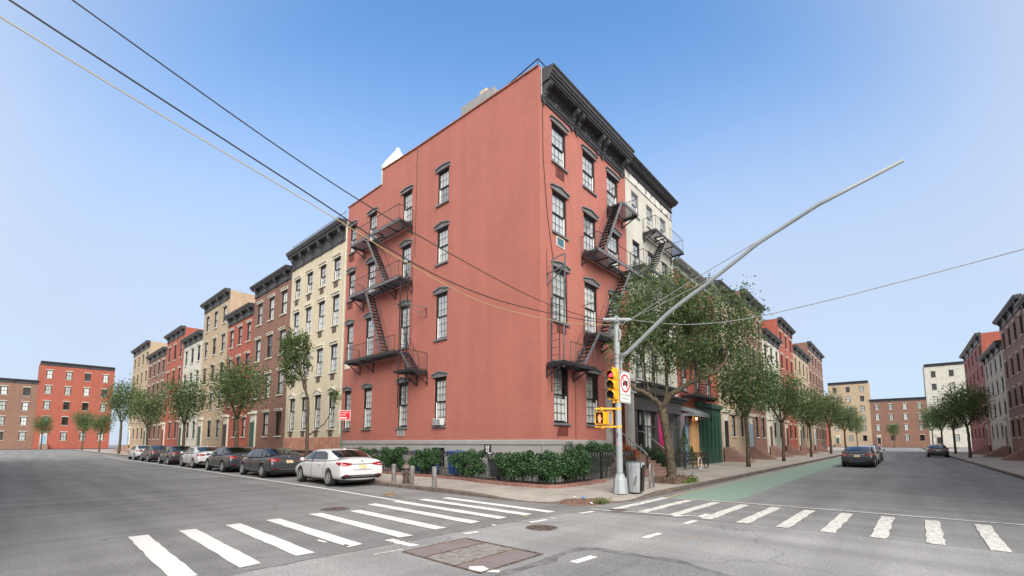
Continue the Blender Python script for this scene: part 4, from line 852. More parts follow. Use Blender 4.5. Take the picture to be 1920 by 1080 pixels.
for wd, H, nf, nc, mm, lab in [(16, 13, 4, 4, 'brick4', 'tan brick building across the side street, westernmost'), (16, 12.5, 4, 4, 'brick3', 'brown brick building across the side street'), (15, 13.5, 4, 4, 'brick2', 'red brick building across the side street on the corner')]:
    row_house(FS_, a, a+wd, H, nf, nc, M[mm], lab); a += wd+.02

for pf, a, ends, where in ((lambda a,o,z: (-150+o, a, z), -62, [(14,21,5,3,'brick4','tan'), (12,15,4,3,'brick2','red'), (15,26,6,4,'stucco','pale stucco'), (11,17,4,3,'brick3','brown'), (14,22,5,4,'brick2','tall red')], 'the far end of the side street'),
                           (lambda a,o,z: (a, 190-o, z), -22, [(13,19,5,3,'brick2','red'), (12,24,6,3,'brick4','tan'), (15,17,4,4,'brick3','brown'), (13,28,6,3,'stucco','pale stucco'), (16,20,5,4,'brick3','wide brown')], 'the far end of the avenue')):
    for wd, H, nf, nc, mm, nm in ends:
        row_house(pf, a, a+wd, H, nf, nc, M[mm], nm+' brick building closing '+where if 'stucco' not in nm else nm+' building closing '+where); a += wd+.02
# ================================================================== FRONT GARDEN: edging, fences, shrubs, bins
ed = MB()
outer = [(-15.8,-1.55), (-9,-1.55), (-6,-1.55), (-3,-1.58), (-1.6,-1.98), (0,-2.1), (1.2,-2.1), (1.75,-1.98), (2.02,-1.65), (2.08,-1.2), (2.08,.2), (2.04,1.6)]
n = len(outer)
def off_in(pts, d):
    out = []
    for i, p in enumerate(pts):
        a = Vector(pts[max(i-1,0)]); b = Vector(pts[min(i+1,len(pts)-1)]); t = (b-a).normalized(); out.append((p[0]-t.y*d, p[1]+t.x*d))
    return out
inn = off_in(outer, .16)
vs = [(x,y,.13) for x,y in outer]+[(x,y,.25) for x,y in outer]+[(x,y,.25) for x,y in inn]+[(x,y,.13) for x,y in inn]
ed.add(vs, [(k*n+i, k*n+i+1, (k+1)*n+i+1, (k+1)*n+i) for k in range(3) for i in range(n-1)]+[(0,n,2*n,3*n), (n-1,2*n-1,3*n-1,4*n-1)])
tag(ed.build('garden_edging', M['planter']), 'low reddish brownstone edging around the front garden bed', 'edging')
so_ = MB(); so_.quad(*[(x,y,.19) for x,y in inn], (1.3,1.6,.19), (1.2,-.9,.19), (-15.8,-.9,.19)); struct('garden_soil', so_, M['soil'], recalc=False)
def fence(name, label, runs, zb, h, spacing, kind='gothic', group=None, lo=.0):
    x0, y0 = runs[0]
    rt = thing(name, label, 'fence', (x0, y0, zb), group); pk = MB(); rl = MB(); ps = MB()
    for (xa, ya), (xb, yb) in zip(runs, runs[1:]):
        L_ = math.hypot(xb-xa, yb-ya); t = Vector(((xb-xa)/L_, (yb-ya)/L_, 0)); n_ = max(1, int(L_/spacing))
        for z in ((zb+lo+.06, zb+h*.3, zb+h*.76) if kind == 'gothic' else (zb+lo, zb+lo+.16, zb+h*.6, zb+h)): rl.bar((xa,ya,z), (xb,yb,z), .035, .03)
        for k in range(n_):
            c = Vector((xa,ya,0))+t*(k+.5)*L_/n_; s = L_/n_
            if kind == 'gothic':
                for d in (-.25, .25): q = c+t*d*s; pk.tube([(q.x,q.y,zb+.05), (q.x,q.y,zb+h*.76)], .009, 4, cap=False)
                pts = [c+t*(s*.36*math.cos(a)) + Vector((0,0,zb+h*.80+.10*h*math.sin(a)*(1+.25*(abs(math.cos(a)) < .3)))) for a in np.linspace(PI, 0, 9)]
                pk.tube(pts, .028, 5); pk.tube([c+t*(-.36*s)+Vector((0,0,zb+h*.76)), c+t*(-.36*s)+Vector((0,0,zb+h*.8))], .02, 5); pk.tube([c+t*(.36*s)+Vector((0,0,zb+h*.76)), c+t*(.36*s)+Vector((0,0,zb+h*.8))], .02, 5)
                pk.tube([c+Vector((0,0,zb+.05)), c+Vector((0,0,zb+h*.88))], .009, 4, cap=False); pk.lathe(c+Vector((0,0,zb+h*.86)), [(.012,0), (.04,.05), (.03,.08), (.004,.11)], 6)
                for zz in (.12, .2): pk.tube([c+t*(s*.3*math.cos(a))+Vector((0,0,zb+h*zz+.035*math.sin(a))) for a in np.linspace(0, 2*PI, 9)], .008, 4)
            else:
                q = c; pk.tube([(q.x,q.y,zb+lo), (q.x,q.y,zb+h)], .012, 4, cap=False)
                for zz in (.45, .75, .95): pk.tube([c+t*(s*.38*math.cos(a))+Vector((0,0,zb+lo+(h-lo)*zz-.06+.05*math.sin(a))) for a in np.linspace(0, 2*PI, 8)], .011, 4)
        m_ = max(1, int(L_/1.9))
        for k in range(m_+1): q = Vector((xa,ya,0))+t*L_*k/m_; ps.bar((q.x,q.y,zb), (q.x,q.y,zb+h*.93), .045 if kind == 'gothic' else .03)
    pk.build('pickets', M['iron'], rt, recalc=False); rl.build('rail', M['iron'], rt); ps.build('post', M['iron'], rt); return rt
fence('iron_fence', 'black iron fence with gothic arched top behind the hedges', [(-15.6,-1.2), (-8.5,-1.2), (-1.2,-1.22)], .19, 1.2, .21)
fence('iron_fence', 'black iron fence turning the corner in front of the grey base', [(-1.15,-1.24), (.9,-1.3), (1.45,-1.1), (1.55,-.6), (1.55,2.0), (1.6,4.95)], .19, 1.2, .21)
fence('iron_fence', 'low black iron fence with ring pattern in front of the storefronts', [(1.35,8.6), (1.62,11.2), (1.72,15.0)], .13, 1.0, .2, 'ring', lo=.32)
fence('iron_fence', 'black iron fence in front of the cream building', [(-25,-1.2), (-16.0,-1.2)], .13, 1.15, .25)

def leaf_mesh(pos, size, name, mats, parent, flat=0.0, aspect=.55):
    n_ = len(pos); nr = rng.normal(size=(n_,3)); nr[:,2] += flat; nr /= np.linalg.norm(nr, axis=1)[:,None]
    t = rng.normal(size=(n_,3)); t -= (t*nr).sum(1)[:,None]*nr; t /= np.linalg.norm(t, axis=1)[:,None]; b = np.cross(nr, t)
    s = size*rng.uniform(.6, 1.3, n_)[:,None]
    v = np.stack([pos-t*s*.5, pos+b*s*aspect*.5-t*s*.05, pos+t*s*.5+nr*s*.12, pos-b*s*aspect*.5-t*s*.05], 1).reshape(-1,3) - np.array(rootloc(parent))
    me = bpy.data.meshes.new(name); me.vertices.add(4*n_); me.vertices.foreach_set('co', v.ravel()); me.loops.add(4*n_); me.loops.foreach_set('vertex_index', np.arange(4*n_)); me.polygons.add(n_); me.polygons.foreach_set('loop_start', np.arange(n_)*4); me.polygons.foreach_set('loop_total', np.full(n_,4))
    for mm in mats: me.materials.append(mm)
    w_ = [.35,.42,.23] if len(mats) == 3 else [1/len(mats)]*len(mats)
    me.polygons.foreach_set('material_index', rng.choice(len(mats), n_, p=w_).astype(np.int32)); me.update(calc_edges=True)
    o = bpy.data.objects.new(name, me); COL.objects.link(o); o.parent = parent; return o
def shrub(label, c, rx, ry, h, n_, mats=LH, z0=.19, size=.085, group='evergreen shrubs along the garden fence', extra=None, cat='shrub', sub=9):
    rx *= 1.14; h *= 1.1; n_ = int(n_*2.1); size *= .82
    rt = thing('shrub', label, cat, (c[0], c[1], z0), group)
    st_ = MB()
    for k in range(7):
        a = random.uniform(0, 2*PI); e = Vector((c[0]+rx*.6*math.cos(a), c[1]+ry*.6*math.sin(a), z0+h*random.uniform(.5,.85))); s0 = Vector((c[0]+rx*.25*math.cos(a), c[1]+ry*.25*math.sin(a), z0-.03)); st_.tube([s0, s0.lerp(e,.5)+Vector((random.uniform(-.05,.05), random.uniform(-.05,.05), 0)), e], [.022,.016,.008], 5)
    st_.build('stem', M['twig'], rt)
    # many lumps filling a boxy volume
    lumps = []
    for k in range(int(sub*rx*ry*4)+14):
        u = rng.uniform(-1, 1, 3); lumps.append((c[0]+u[0]*rx*.82, c[1]+u[1]*ry*.75, z0+h*(.24+.58*(u[2]*.5+.5))+rng.normal()*.03, rng.uniform(.14,.27)))
    lumps = np.array(lumps); k = rng.integers(len(lumps), size=n_); d = rng.normal(size=(n_,3)); d /= np.linalg.norm(d, axis=1)[:,None]
    pos = lumps[k,:3] + d*(lumps[k,3]*rng.uniform(.45, 1.12, n_))[:,None]; pos[:,2] = np.maximum(pos[:,2], z0+.02)
    fo = leaf_mesh(pos, size, 'foliage', mats, rt, .3, .62); return rt
shrub('dark green shrub half hidden behind the white car', (-11.6,-1.32), 1.6, .3, 1.27, 3800)
shrub('dark green shrub just right of the white car, left of the hydrant', (-8.2,-1.34), 1.1, .33, 1.3, 5200)
shrub('green shrub between two blue bins behind the hydrant', (-5.6,-1.34), .95, .33, 1.25, 4600)
shrub('bushy bright green shrub right of the blue bins', (-2.85,-1.45), .80, .36, 1.2, 4000)
shrub('large dark green holly at the garden corner below the black notice', (.15,-1.66), .88, .38, 1.2, 5600)
shrub('glossy dark holly standing just right of the corner of the grey base', (1.3,-1.5), .66, .42, 1.18, 4600)
shrub('holly at the rounded end of the garden edging, left of the signal pole', (1.72,-.5), .36, .95, 1.18, 6200)
shrub('tall holly rising behind the fence under the first floor windows', (1.0,1.3), .42, .85, 1.58, 4200)
shrub('green shrub behind the fence beside the stoop', (.95,3.2), .4, .8, 1.5, 3600)
shrub('bright orange leaved bush beside the stone stoop', (1.15,5.45), .40, .42, 1.42, 3000, LO, size=.075, group=None)
shrub('low green shrub at the foot of the orange bush', (1.55,4.35), .22, .4, .75, 1600)
shrub('dark green hedge right of the stone stoop', (1.0,8.5), .62, .42, 1.3, 4200, z0=.13, group=None)
shrub('bright green clipped bush between hedge and tree trunk', (1.65,8.5), .3, .3, 1.0, 1500, LC, z0=.13, group=None)
def conifer(label, c, r, h, n_):
    rt = thing('conifer', label, 'shrub', (c[0], c[1], .13), 'conical evergreens by the storefront')
    t_ = MB(); t_.tube([(c[0],c[1],.13), (c[0],c[1],.13+h*.8)], [.04,.012], 6); t_.build('stem', M['twig'], rt)
    u = rng.uniform(0, 1, n_)**.8; rr = r*(1-u)*(.55+.5*rng.uniform(0,1,n_))*(1+.2*np.sin(u*31)); a = rng.uniform(0, 2*PI, n_)
    leaf_mesh(np.stack([c[0]+rr*np.cos(a), c[1]+rr*np.sin(a), .2+h*u*.98], 1), .085, 'foliage', LC, rt, .4, .35)
conifer('conical evergreen left of the street tree trunk', (.75,10.9), .5, 2.7, 2600); conifer('conical evergreen right of the street tree trunk', (.85,13.4), .6, 2.6, 3000); conifer('small round topped evergreen below the blue door', (.9,14.5), .45, 1.3, 1400)

def wheelie(label, x, y, m, lid, h=1.05):
    rt = thing('wheelie_bin', label, 'bin', (x, y, .19), 'wheeled bins behind the garden fence')
    b = MB(); w0, w1 = .22, .29; prof_ = [(-w0,-w0*.9,.10), (w0,-w0*.9,.10), (w0,w0*.9,.10), (-w0,w0*.9,.10)]
    vs = [(x+p, y+q, .19+z) for p,q,z in prof_]+[(x+p*w1/w0, y+q*w1/w0, .19+h) for p,q,_ in prof_]; b.add(vs, [(3,2,1,0), (4,5,6,7), (0,1,5,4), (1,2,6,5), (2,3,7,6), (3,0,4,7)]); b.box(x-.31, x+.31, y-.29, y+.29, .19+h-.06, .19+h); b.build('body', m, rt, bevel=.015)
    l = MB(); l.prism([(-.33,h), (.33,h), (.33,h+.03), (.2,h+.09), (-.2,h+.09), (-.33,h+.03)], lambda p,q,t: (x+p,y+t,.19+q), -.31, .33); l.build('lid', lid, rt)
    for s in (-.2,.2): wv = MB(); wv.lathe((x+s,y+.22,.19+.1), [(.1,-.025), (.1,.025)], 12, Matrix.Rotation(PI/2, 3, 'Y')); wv.build('wheel', M['tyre'], rt)
wheelie('blue wheeled bin behind the fence right of the hydrant', -6.85, -.75, M['binblue'], M['binblue'])
wheelie('blue wheeled bin partly hidden by the shrub, second of three blue bins', -6.1, -.72, M['binblue'], M['binblue'], 1.0); wheelie('blue wheeled bin behind the bare stretch of fence', -4.4, -.7, M['binblue'], M['binblue']); wheelie('charcoal wheeled bin under the black notice', -1.75, -.72, M['bingrey'], M['binlid'], .85)
# notice on the fence
nb = thing('notice_board', 'small black notice with white lines of print above the iron fence', 'sign', (-1.79,-1.26,1.3))
x0, x1, z0, z1 = -1.98, -1.60, 1.27, 1.63
b = MB(); b.box(x0, x1, -1.29, -1.26, z0, z1); b.box(-1.81,-1.77,-1.26,-1.23,.6,1.5); b.build('board', M['signblack'], nb)
b = MB()
for i, ws in enumerate([[.07,.02,.11], [.05,.16], [.04,.05,.07], [.06,.03,.06], [.1,.06]]):
    x = -1.79-sum(ws)/2-.01
    for w_ in ws: b.box(x, x+w_, -1.293, -1.291, z1-.09-.055*i, z1-.06-.055*i); x += w_+.015
b.build('lettering', M['signwhite'], nb)
b = MB(); b.box(-1.76,-1.60,-1.296,-1.293,1.25,1.29); b.build('sticker', M['signwhite'], nb)
# window air conditioner
ac = thing('air_conditioner', 'white window air conditioner resting on a ground floor sill', 'air conditioner', (-6.45,0,2.55))
b = MB(); b.pbox(FL, -6.72, -6.12, -.05, .22, 2.56, 2.90); b.build('casing', mat('aged white plastic', (.58,.60,.61), .5), ac, bevel=.02)
b = MB(); b.pbox(FL, -6.69, -6.42, .22, .23, 2.6, 2.87)
for k in range(7): b.pbox(FL, -6.38, -6.15, .22, .232, 2.6+.038*k, 2.62+.038*k)
b.build('grille', M['vent'], ac)

# ================================================================== STREET TREES
UR = Vector((math.cos(YAW), math.sin(YAW), 0)); UF = Vector((-math.sin(YAW), math.cos(YAW), 0))
def tree(label, base, limbs, lobes, nclump, nleaf, lsize, mats=LT, sig=.2, group=None, shoots=True, trunk_r=.15):
    rt = thing('street_tree', label, 'tree', base, group); B = Vector(base); W = lambda p: B+UR*p[0]+UF*p[1]+Vector((0,0,p[2]))
    t = MB(); brk = MB()
    for pts, rs in limbs:
        Q = [W(p) for p in pts]; out = []; ro = []
        for i in range(len(Q)-1):
            for k in range(4): s = k/4; out.append(Q[i].lerp(Q[i+1], s)+Vector(rng.normal(size=3)*.012)); ro.append(rs[i]+(rs[i+1]-rs[i])*s)
        out.append(Q[-1]); ro.append(rs[-1]); t.tube(out, ro, 10)
    cs = []
    for (c, r, wgt) in lobes:
        for k in range(int(nclump*wgt)):
            d = rng.normal(size=3); d /= np.linalg.norm(d); d *= rng.uniform(0, 1)**.42
            cs.append(np.array(W((c[0]+d[0]*r[0], c[1]+d[1]*r[1], c[2]+d[2]*r[2]))))
    cs = np.array(cs)
    ends = [W(p) for pts, rs in limbs for p in pts[1:]]
    ends = [e for e in ends if e.z > B.z+2.2] or ends[-2:]
    for c in cs[::7]:
        C_ = Vector(c); e = min(ends, key=lambda q: (q.xy-C_.xy).length*1.5+max(0, q.z-C_.z+.4)*4+.25*abs(q.z-C_.z))
        mid = e.lerp(C_, .5)+Vector((0,0,-.1*(C_-e).length))+(C_-e).cross(Vector((0,0,1)))*.05*random.uniform(-1,1)
        brk.tube([e, e.lerp(mid,.5)+Vector((0,0,-.02)), mid, C_+Vector((0,0,.1))], [.026,.021,.014,.005], 5)
    t.build('trunk', M['bark'], rt, smooth=True); brk.build('branches', M['twig'], rt, recalc=False)
    k = rng.integers(len(cs), size=nleaf); pos = cs[k]+rng.normal(size=(nleaf,3))*np.array([sig, sig, sig*1.35])
    leaf_mesh(pos, lsize, 'crown', mats, rt, .25, .6); return rt
PX = 18.03/829.8
def px(u, v, d=0): return ((u-1258)*PX, d, (895-v)*PX)
limbs = [([px(1258,897), px(1255,860), px(1250,815), px(1245,780), px(1243,757)], [.21,.165,.155,.16,.17]),
         ([px(1243,757), px(1232,742,.1), px(1213,728,.2), px(1194,721,.2), px(1184,707,.2), px(1178,670,.1), px(1183,600,0)], [.12,.10,.09,.08,.065,.05,.03]),
         ([px(1243,757), px(1256,735,-.1), px(1275,722,-.3), px(1300,706,-.5), px(1330,697,-.7), px(1352,670,-.7), px(1360,610,-.6)], [.13,.115,.10,.09,.075,.06,.03]),
         ([px(1250,745), px(1258,722,.4), px(1264,690,.6), px(1262,630,.7), px(1257,540,.6)], [.08,.07,.06,.045,.02]),
         ([px(1222,732,.15), px(1218,690,.5), px(1222,640,.8), px(1226,580,.9)], [.05,.04,.035,.02]), ([px(1290,712,-.4), px(1296,670,-.2), px(1300,600,.1), px(1298,530,.1)], [.05,.045,.035,.02])]
lobes = [(px(1196,585,.1), (.9,1.1,1.85), .18), (px(1252,560,.3), (1.25,1.4,1.95), .28), (px(1312,595,0), (1.35,1.5,1.9), .26), (px(1375,610,-.4), (1.2,1.4,1.7), .14), (px(1262,650,0), (1.7,1.3,1.0), .09), (px(1172,655,.2), (.6,.8,.8), .035), (px(1325,665,-.4), (1.1,1.0,.9), .06)]
tree('pear tree with forked trunk in a low wooden edged bed on the pavement', (3.95,3.5,.13), limbs, lobes, 400, 28500, .105, sig=.175)
lim2 = [([(0,0,0), (.05,0,1.5), (0,0,3.2)], [.14,.12,.11]), ([(0,0,3.2), (-.7,.2,4.6), (-1.0,.2,6.0)], [.08,.06,.03]), ([(0,0,3.2), (.5,-.3,4.5), (.8,-.2,6.2)], [.08,.06,.03]), ([(0,0,3.0), (.1,.4,4.8), (.1,.3,6.6)], [.07,.05,.02])]
lob2 = [((0,0,5.6), (1.9,1.9,1.9), 1.0)]
for i, (x, y, lab) in enumerate([(3.4,17.5,'pear tree farther up the avenue pavement, in front of the green shopfront'), (3.4,29,'pear tree up the avenue in front of the brown brick row house'), (3.4,44,'pear tree in the distance on the avenue'), (16.2,52,'street tree on the far pavement of the avenue')]):
    tree(lab, (x,y,.13), lim2, lob2, 130, 6500, .17, sig=.3, group='street trees up the avenue')
# slim tree on the side street whose low twig reaches the cream building
PX2 = 22.0/829.8
q = lambda u, v, d=0: ((u-566)*PX2, d, (886-v)*PX2)
tree('slim street tree on the side street with a twig crossing the cream building', (-12.9,-3.7,.13), [([q(566,886), q(566,800), q(564,740)], [.10,.085,.08]), ([q(566,815), q(586,800), q(600,788), q(612,768), q(620,745), q(624,728)], [.04,.032,.028,.022,.014,.008]), ([q(564,740), q(548,690), q(540,640)], [.06,.045,.02]), ([q(564,740), q(556,700), q(550,630)], [.06,.045,.02])],
     [(q(532,650), (.85,1.1,1.5), .94), (q(614,728), (.22,.2,.06), .04), (q(622,736), (.10,.12,.12), .02)], 110, 4200, .13, sig=.12)
tree('street tree farther down the side street', (-24,-3.7,.13), lim2, lob2, 120, 5000, .17, sig=.3, group='street trees down the side street'); tree('street tree far down the side street', (-38,-3.7,.13), lim2, lob2, 120, 4500, .18, sig=.3, group='street trees down the side street')
# tree bed
tb = thing('tree_bed', 'square tree bed edged with short wooden stakes around the trunk', 'tree bed', (4.0,3.4,.13))
b = MB(); bx0, bx1, by0, by1 = 3.56, 4.5, 2.5, 4.25
def stakes(p, q_):
    n_ = int((Vector(p)-Vector(q_)).length/.085)
    for k in range(n_): c = Vector(p).lerp(Vector(q_), (k+.5)/n_); h = random.uniform(.22,.28); b.lathe((c.x,c.y,.12), [(.045,0), (.045,h-.03), (.035,h), (.0,h+.005)], 7)
for p, q_ in (((bx0,by0),(bx1,by0)), ((bx1,by0),(bx1,by1)), ((bx1,by1),(bx0,by1)), ((bx0,by1),(bx0,by0))): stakes((*p,0), (*q_,0))
b.build('stakes', mat('weathered wood', (0.14,0.09,0.065), .9, var=.35, scale=8), tb)
b = MB(); b.box(bx0+.04, bx1-.04, by0+.04, by1-.04, .13, .28); b.build('soil', M['soil'], tb)
b = MB(); arc = lambda x, y: [(x,y,.13), (x,y,.42), (x+.04,y,.48), (x+.16,y,.5), (x+.2,y,.46)]; b.tube(arc(3.42,2.55), .018, 6); b.tube([(4.58,4.3,.13), (4.58,4.3,.40), (4.54,4.3,.46), (4.4,4.3,.46)], .018, 6); b.build('hoop', M['galvd'], tb)
wd = thing('weeds', 'green weeds at the foot of the tree bed stakes', 'weeds', (4.62,3.6,.13)); u = rng.normal(size=(420,3))*np.array([.05,.25,.05])+np.array([4.64,3.65,.2]); u[:,2] = np.maximum(u[:,2], .14); leaf_mesh(u, .1, 'foliage', LG, wd)
wd = thing('weeds', 'tuft of green weeds growing at the drain inlet', 'weeds', (4.45,-3.35,.1)); u = rng.normal(size=(420,3))*np.array([.10,.11,.03])+np.array([4.50,-3.22,.07]); u[:,2] = np.maximum(u[:,2], .03); leaf_mesh(u, .075, 'foliage', LG, wd)

# ================================================================== STREET FURNITURE
PXp, PYp = 4.18, -1.38
sp = thing('signal_pole', 'pale galvanised traffic signal pole with long mast arm at the corner', 'signal pole', (PXp,PYp,.1))
b = MB()
oct_ = lambda r, z, a0=0: [(PXp+r*math.cos(a0+k*PI/4+PI/8), PYp+r*math.sin(a0+k*PI/4+PI/8), z) for k in range(8)]
rings_ = [oct_(.245,.1), oct_(.24,.15), oct_(.20,.53), oct_(.165,.60), oct_(.15,.66), oct_(.14,.67), oct_(.14,.71), oct_(.12,.72)]
vs = [v_ for r in rings_ for v_ in r]; b.add(vs, [(i*8+k, i*8+(k+1)%8, (i+1)*8+(k+1)%8, (i+1)*8+k) for i in range(7) for k in range(8)]+[tuple(range(56,64))]); b.build('pedestal', M['galv'], sp, bevel=.008)
b = MB(); b.lathe((PXp,PYp,.70), [(.105,0), (.102,.1), (.096,2.5), (.092,4.9), (.092,5.08), (.055,5.13), (0,5.15)], 16); b.build('pole', M['galv'], sp, smooth=True)
b = MB(); b.tube([(PXp+.05,PYp,4.42), (4.540,PYp,4.564), (4.986,PYp,4.895), (5.864,PYp,5.564), (6.438,PYp,5.902), (6.980,PYp,6.177), (8.4,PYp,7.02), (9.78,PYp,7.6), (11.4,PYp,8.05)], [.066,.066,.064,.062,.06,.058,.053,.048,.042], 12); b.build('mast_arm', M['galv'], sp, smooth=True)
b = MB()
for z in (4.28, 4.42, 4.56): b.lathe((PXp,PYp,z), [(.112,-.025), (.112,.025)], 14)
b.box(PXp+.08, PXp+.2, PYp-.05, PYp+.05, 4.25, 4.58)
for z in (5.62, 5.74): b.lathe((PXp,PYp,z), [(.108,-.022), (.108,.022)], 14)
b.build('clamp', M['galvd'], sp)
b = MB(); cdir = Vector((.74,.64,0)).normalized(); c0 = Vector((PXp,PYp,5.68)); b.tube([c0-cdir*.46-UF*.12, c0+cdir*.42-UF*.12], .055, 10); b.tube([c0-cdir*.46-UF*.12, c0-cdir*.47-UF*.12], .065, 10); b.box(PXp-.12, PXp+.12, PYp-.16, PYp+.1, 5.6, 5.76); b.build('cross_arm', M['galv'], sp)
b = MB(); b.tube([(PXp+.13,PYp-.03,5.35), (PXp+.16,PYp-.05,5.15), (PXp+.12,PYp-.05,5.0)], .035, 6); b.tube([(PXp+.13,PYp-.04,4.1), (PXp+.17,PYp-.06,3.9), (PXp+.16,PYp-.05,4.3)], .025, 6); b.tube([(PXp+.1,PYp-.1,5.6), (PXp+.25,PYp-.1,5.45), (PXp+.35,PYp-.02,5.6), (PXp+.5,PYp+.1,5.65)], .012, 5); b.build('fitting', M['lime'], sp)
b = MB()
for z, h_, w_, m_ in ((1.86,.17,.07,0), (1.62,.09,.08,1)):
    b.cur = m_; vs = []
    for k in range(6): a = R(-118+k*14); vs += [(PXp+.1035*math.cos(a), PYp+.1035*math.sin(a), z), (PXp+.1035*math.cos(a), PYp+.1035*math.sin(a), z+h_*(1-.25*(k % 2)))]
    b.add(vs[:2*(4 if m_ == 0 else 5)], [(2*i,2*i+2,2*i+3,2*i+1) for i in range(3 if m_ == 0 else 4)])
b.build('sticker', [mat('torn sticker', (.16,.14,.19), .6), mat('pink sticker', (.5,.3,.32), .6)], sp, recalc=False)
# vehicle signal head facing -y
TX, TY, TZ0 = 4.12, -1.56, 3.06
tl = thing('traffic_light', 'yellow three lens signal head showing a red bicycle on the corner pole', 'traffic light', (TX,TY,TZ0)); tl.scale = (.88,.9,.93)
b = MB()
for k in range(3): b.box(TX-.16, TX+.16, TY-.10, TY+.12, TZ0+.345*k, TZ0+.345*k+.335)
b.build('housing', M['yellow'], tl, bevel=.02)
b = MB()
for z in (TZ0-.05, TZ0+1.08): b.tube([(TX,TY,z), (PXp,PYp,z)], .03, 8); b.tube([(TX,TY,z-.06), (TX,TY,z+.06)], .045, 8); b.lathe((PXp,PYp,z), [(.104,-.035), (.104,.035)], 12)
b.build('bracket', M['yellow'], tl)
for k, lm in enumerate(('lensgreen', 'lensamber', 'black')):
    zc = TZ0+.1675+.345*k; v_ = MB(); ns = 20; vs = []
    for d_, rr in ((0,.148), (1,.152)):
        for i in range(ns+1):
            a = R(-128)+R(256)*i/ns; ln = .20 if d_ else 0; ln *= (.72+.28*max(0, math.cos(a))); vs.append((TX+rr*math.sin(a), TY-.10-ln, zc+rr*math.cos(a)))
    for d_, rr in ((1,.144), (0,.140)):
        for i in range(ns+1):
            a = R(-128)+R(256)*i/ns; ln = .20 if d_ else 0; ln *= (.72+.28*max(0, math.cos(a))); vs.append((TX+rr*math.sin(a), TY-.10-ln, zc+rr*math.cos(a)))
    m_ = ns+1; v_.add(vs, [(j*m_+i, j*m_+i+1, (j+1)*m_+i+1, (j+1)*m_+i) for j in range(2) for i in range(ns)])
    v_.cur = 1; v_.add(vs[2*m_:], [(i, i+1, m_+i+1, m_+i) for i in range(ns)])
    vo = v_.build('visor', [M['yellow'], M['black']], tl, recalc=False, smooth=True)
    l = MB(); l.lathe((TX,TY-.10,zc), [(.14,-.002), (.14,.006), (.10,.022), (.0,.03)], 20, Matrix.Rotation(PI/2, 3, 'X')); lo = l.build('lens', M[lm], tl)
    if k == 2:
        e = MB(); yy = TY-.135
        for sx in (-.055,.055): e.tube([(TX+sx+.036*math.cos(t), yy, zc-.025+.036*math.sin(t)) for t in np.linspace(0, 2*PI, 13)], .012, 6)
        for p_, q_ in (((-.055,-.025),(-.02,.035)), ((-.02,.035),(.04,.035)), ((.04,.035),(0,-.025)), ((0,-.025),(-.055,-.025)), ((0,-.025),(-.025,.05)), ((.055,-.025),(.035,.06)), ((.035,.06),(.06,.065)), ((-.04,.052),(-.01,.052))): e.tube([(TX+p_[0],yy,zc+p_[1]), (TX+q_[0],yy,zc+q_[1])], .010, 5)
        e.build('bicycle_symbol', M['redled'], lo)
# no trucks sign facing +x
sg = thing('traffic_sign', 'white no trucks sign with red circle on the signal pole', 'sign', (PXp+.14,PYp,3.0))
sx, sy0, sy1, sz0, sz1 = PXp+.115, -1.47, -.73, 2.98, 4.02
b = MB()
def rrect(y0, y1, z0, z1, r, n_=5):
    out = []
    for cy, cz_, a0 in ((y1-r,z1-r,0), (y0+r,z1-r,90), (y0+r,z0+r,180), (y1-r,z0+r,270)):
        out += [(cy+r*math.cos(R(a0+90*k/n_)), cz_+r*math.sin(R(a0+90*k/n_))) for k in range(n_+1)]
    return out
b.prism(rrect(sy0,sy1,sz0,sz1,.04), lambda y,z,t: (t,y,z), sx, sx+.004); b.build('plate', M['signwhite'], sg)
b = MB(); o_ = rrect(sy0+.02,sy1-.02,sz0+.02,sz1-.02,.03); i_ = rrect(sy0+.035,sy1-.035,sz0+.035,sz1-.035,.02); k = len(o_)
b.add([(sx+.006,y,z) for y,z in o_]+[(sx+.006,y,z) for y,z in i_], [(j,(j+1)%k,k+(j+1)%k,k+j) for j in range(k)]); b.build('border', M['signblack'], sg, recalc=False)
cy, cz_ = (sy0+sy1)/2, 3.62
b = MB(); n_ = 40
b.add([(sx+.008,cy+r*1.14*math.cos(2*PI*k/n_),cz_+r*1.1*math.sin(2*PI*k/n_)) for r in (.275,.222) for k in range(n_)], [(k,(k+1)%n_,n_+(k+1)%n_,n_+k) for k in range(n_)])
d_ = Vector((0,.17,-.19)).normalized(); e_ = Vector((0,d_.z,-d_.y))*.024; c = Vector((sx+.0095,cy,cz_)); b.quad(c-d_*.285+e_, c+d_*.285+e_, c+d_*.285-e_, c-d_*.285-e_); b.build('red_circle', M['signred'], sg, recalc=False)
b = MB(); X = sx+.0065
for y0, y1, z0, z1 in ((-.03,.17,-.07,.09), (-.17,-.04,-.07,.02), (-.13,-.05,.02,.055), (-.15,-.10,-.11,-.07), (.08,.14,-.11,-.07)): b.quad((X,cy+y0,cz_+z0), (X,cy+y1,cz_+z0), (X,cy+y1,cz_+z1), (X,cy+y0,cz_+z1))
b.build('truck_symbol', M['signblack'], sg, recalc=False)
RX = Matrix(((0,0,1,0),(1,0,0,0),(0,1,0,0),(0,0,0,1)))
text('EXCEPT DELIVERIES', .085, Matrix.Translation((sx+.006,cy,3.235))@RX, M['textgrey'], 'lettering', sg, .64); text('THIS BLOCK', .1, Matrix.Translation((sx+.006,cy,3.115))@RX, M['textgrey'], 'lettering', sg, .52)
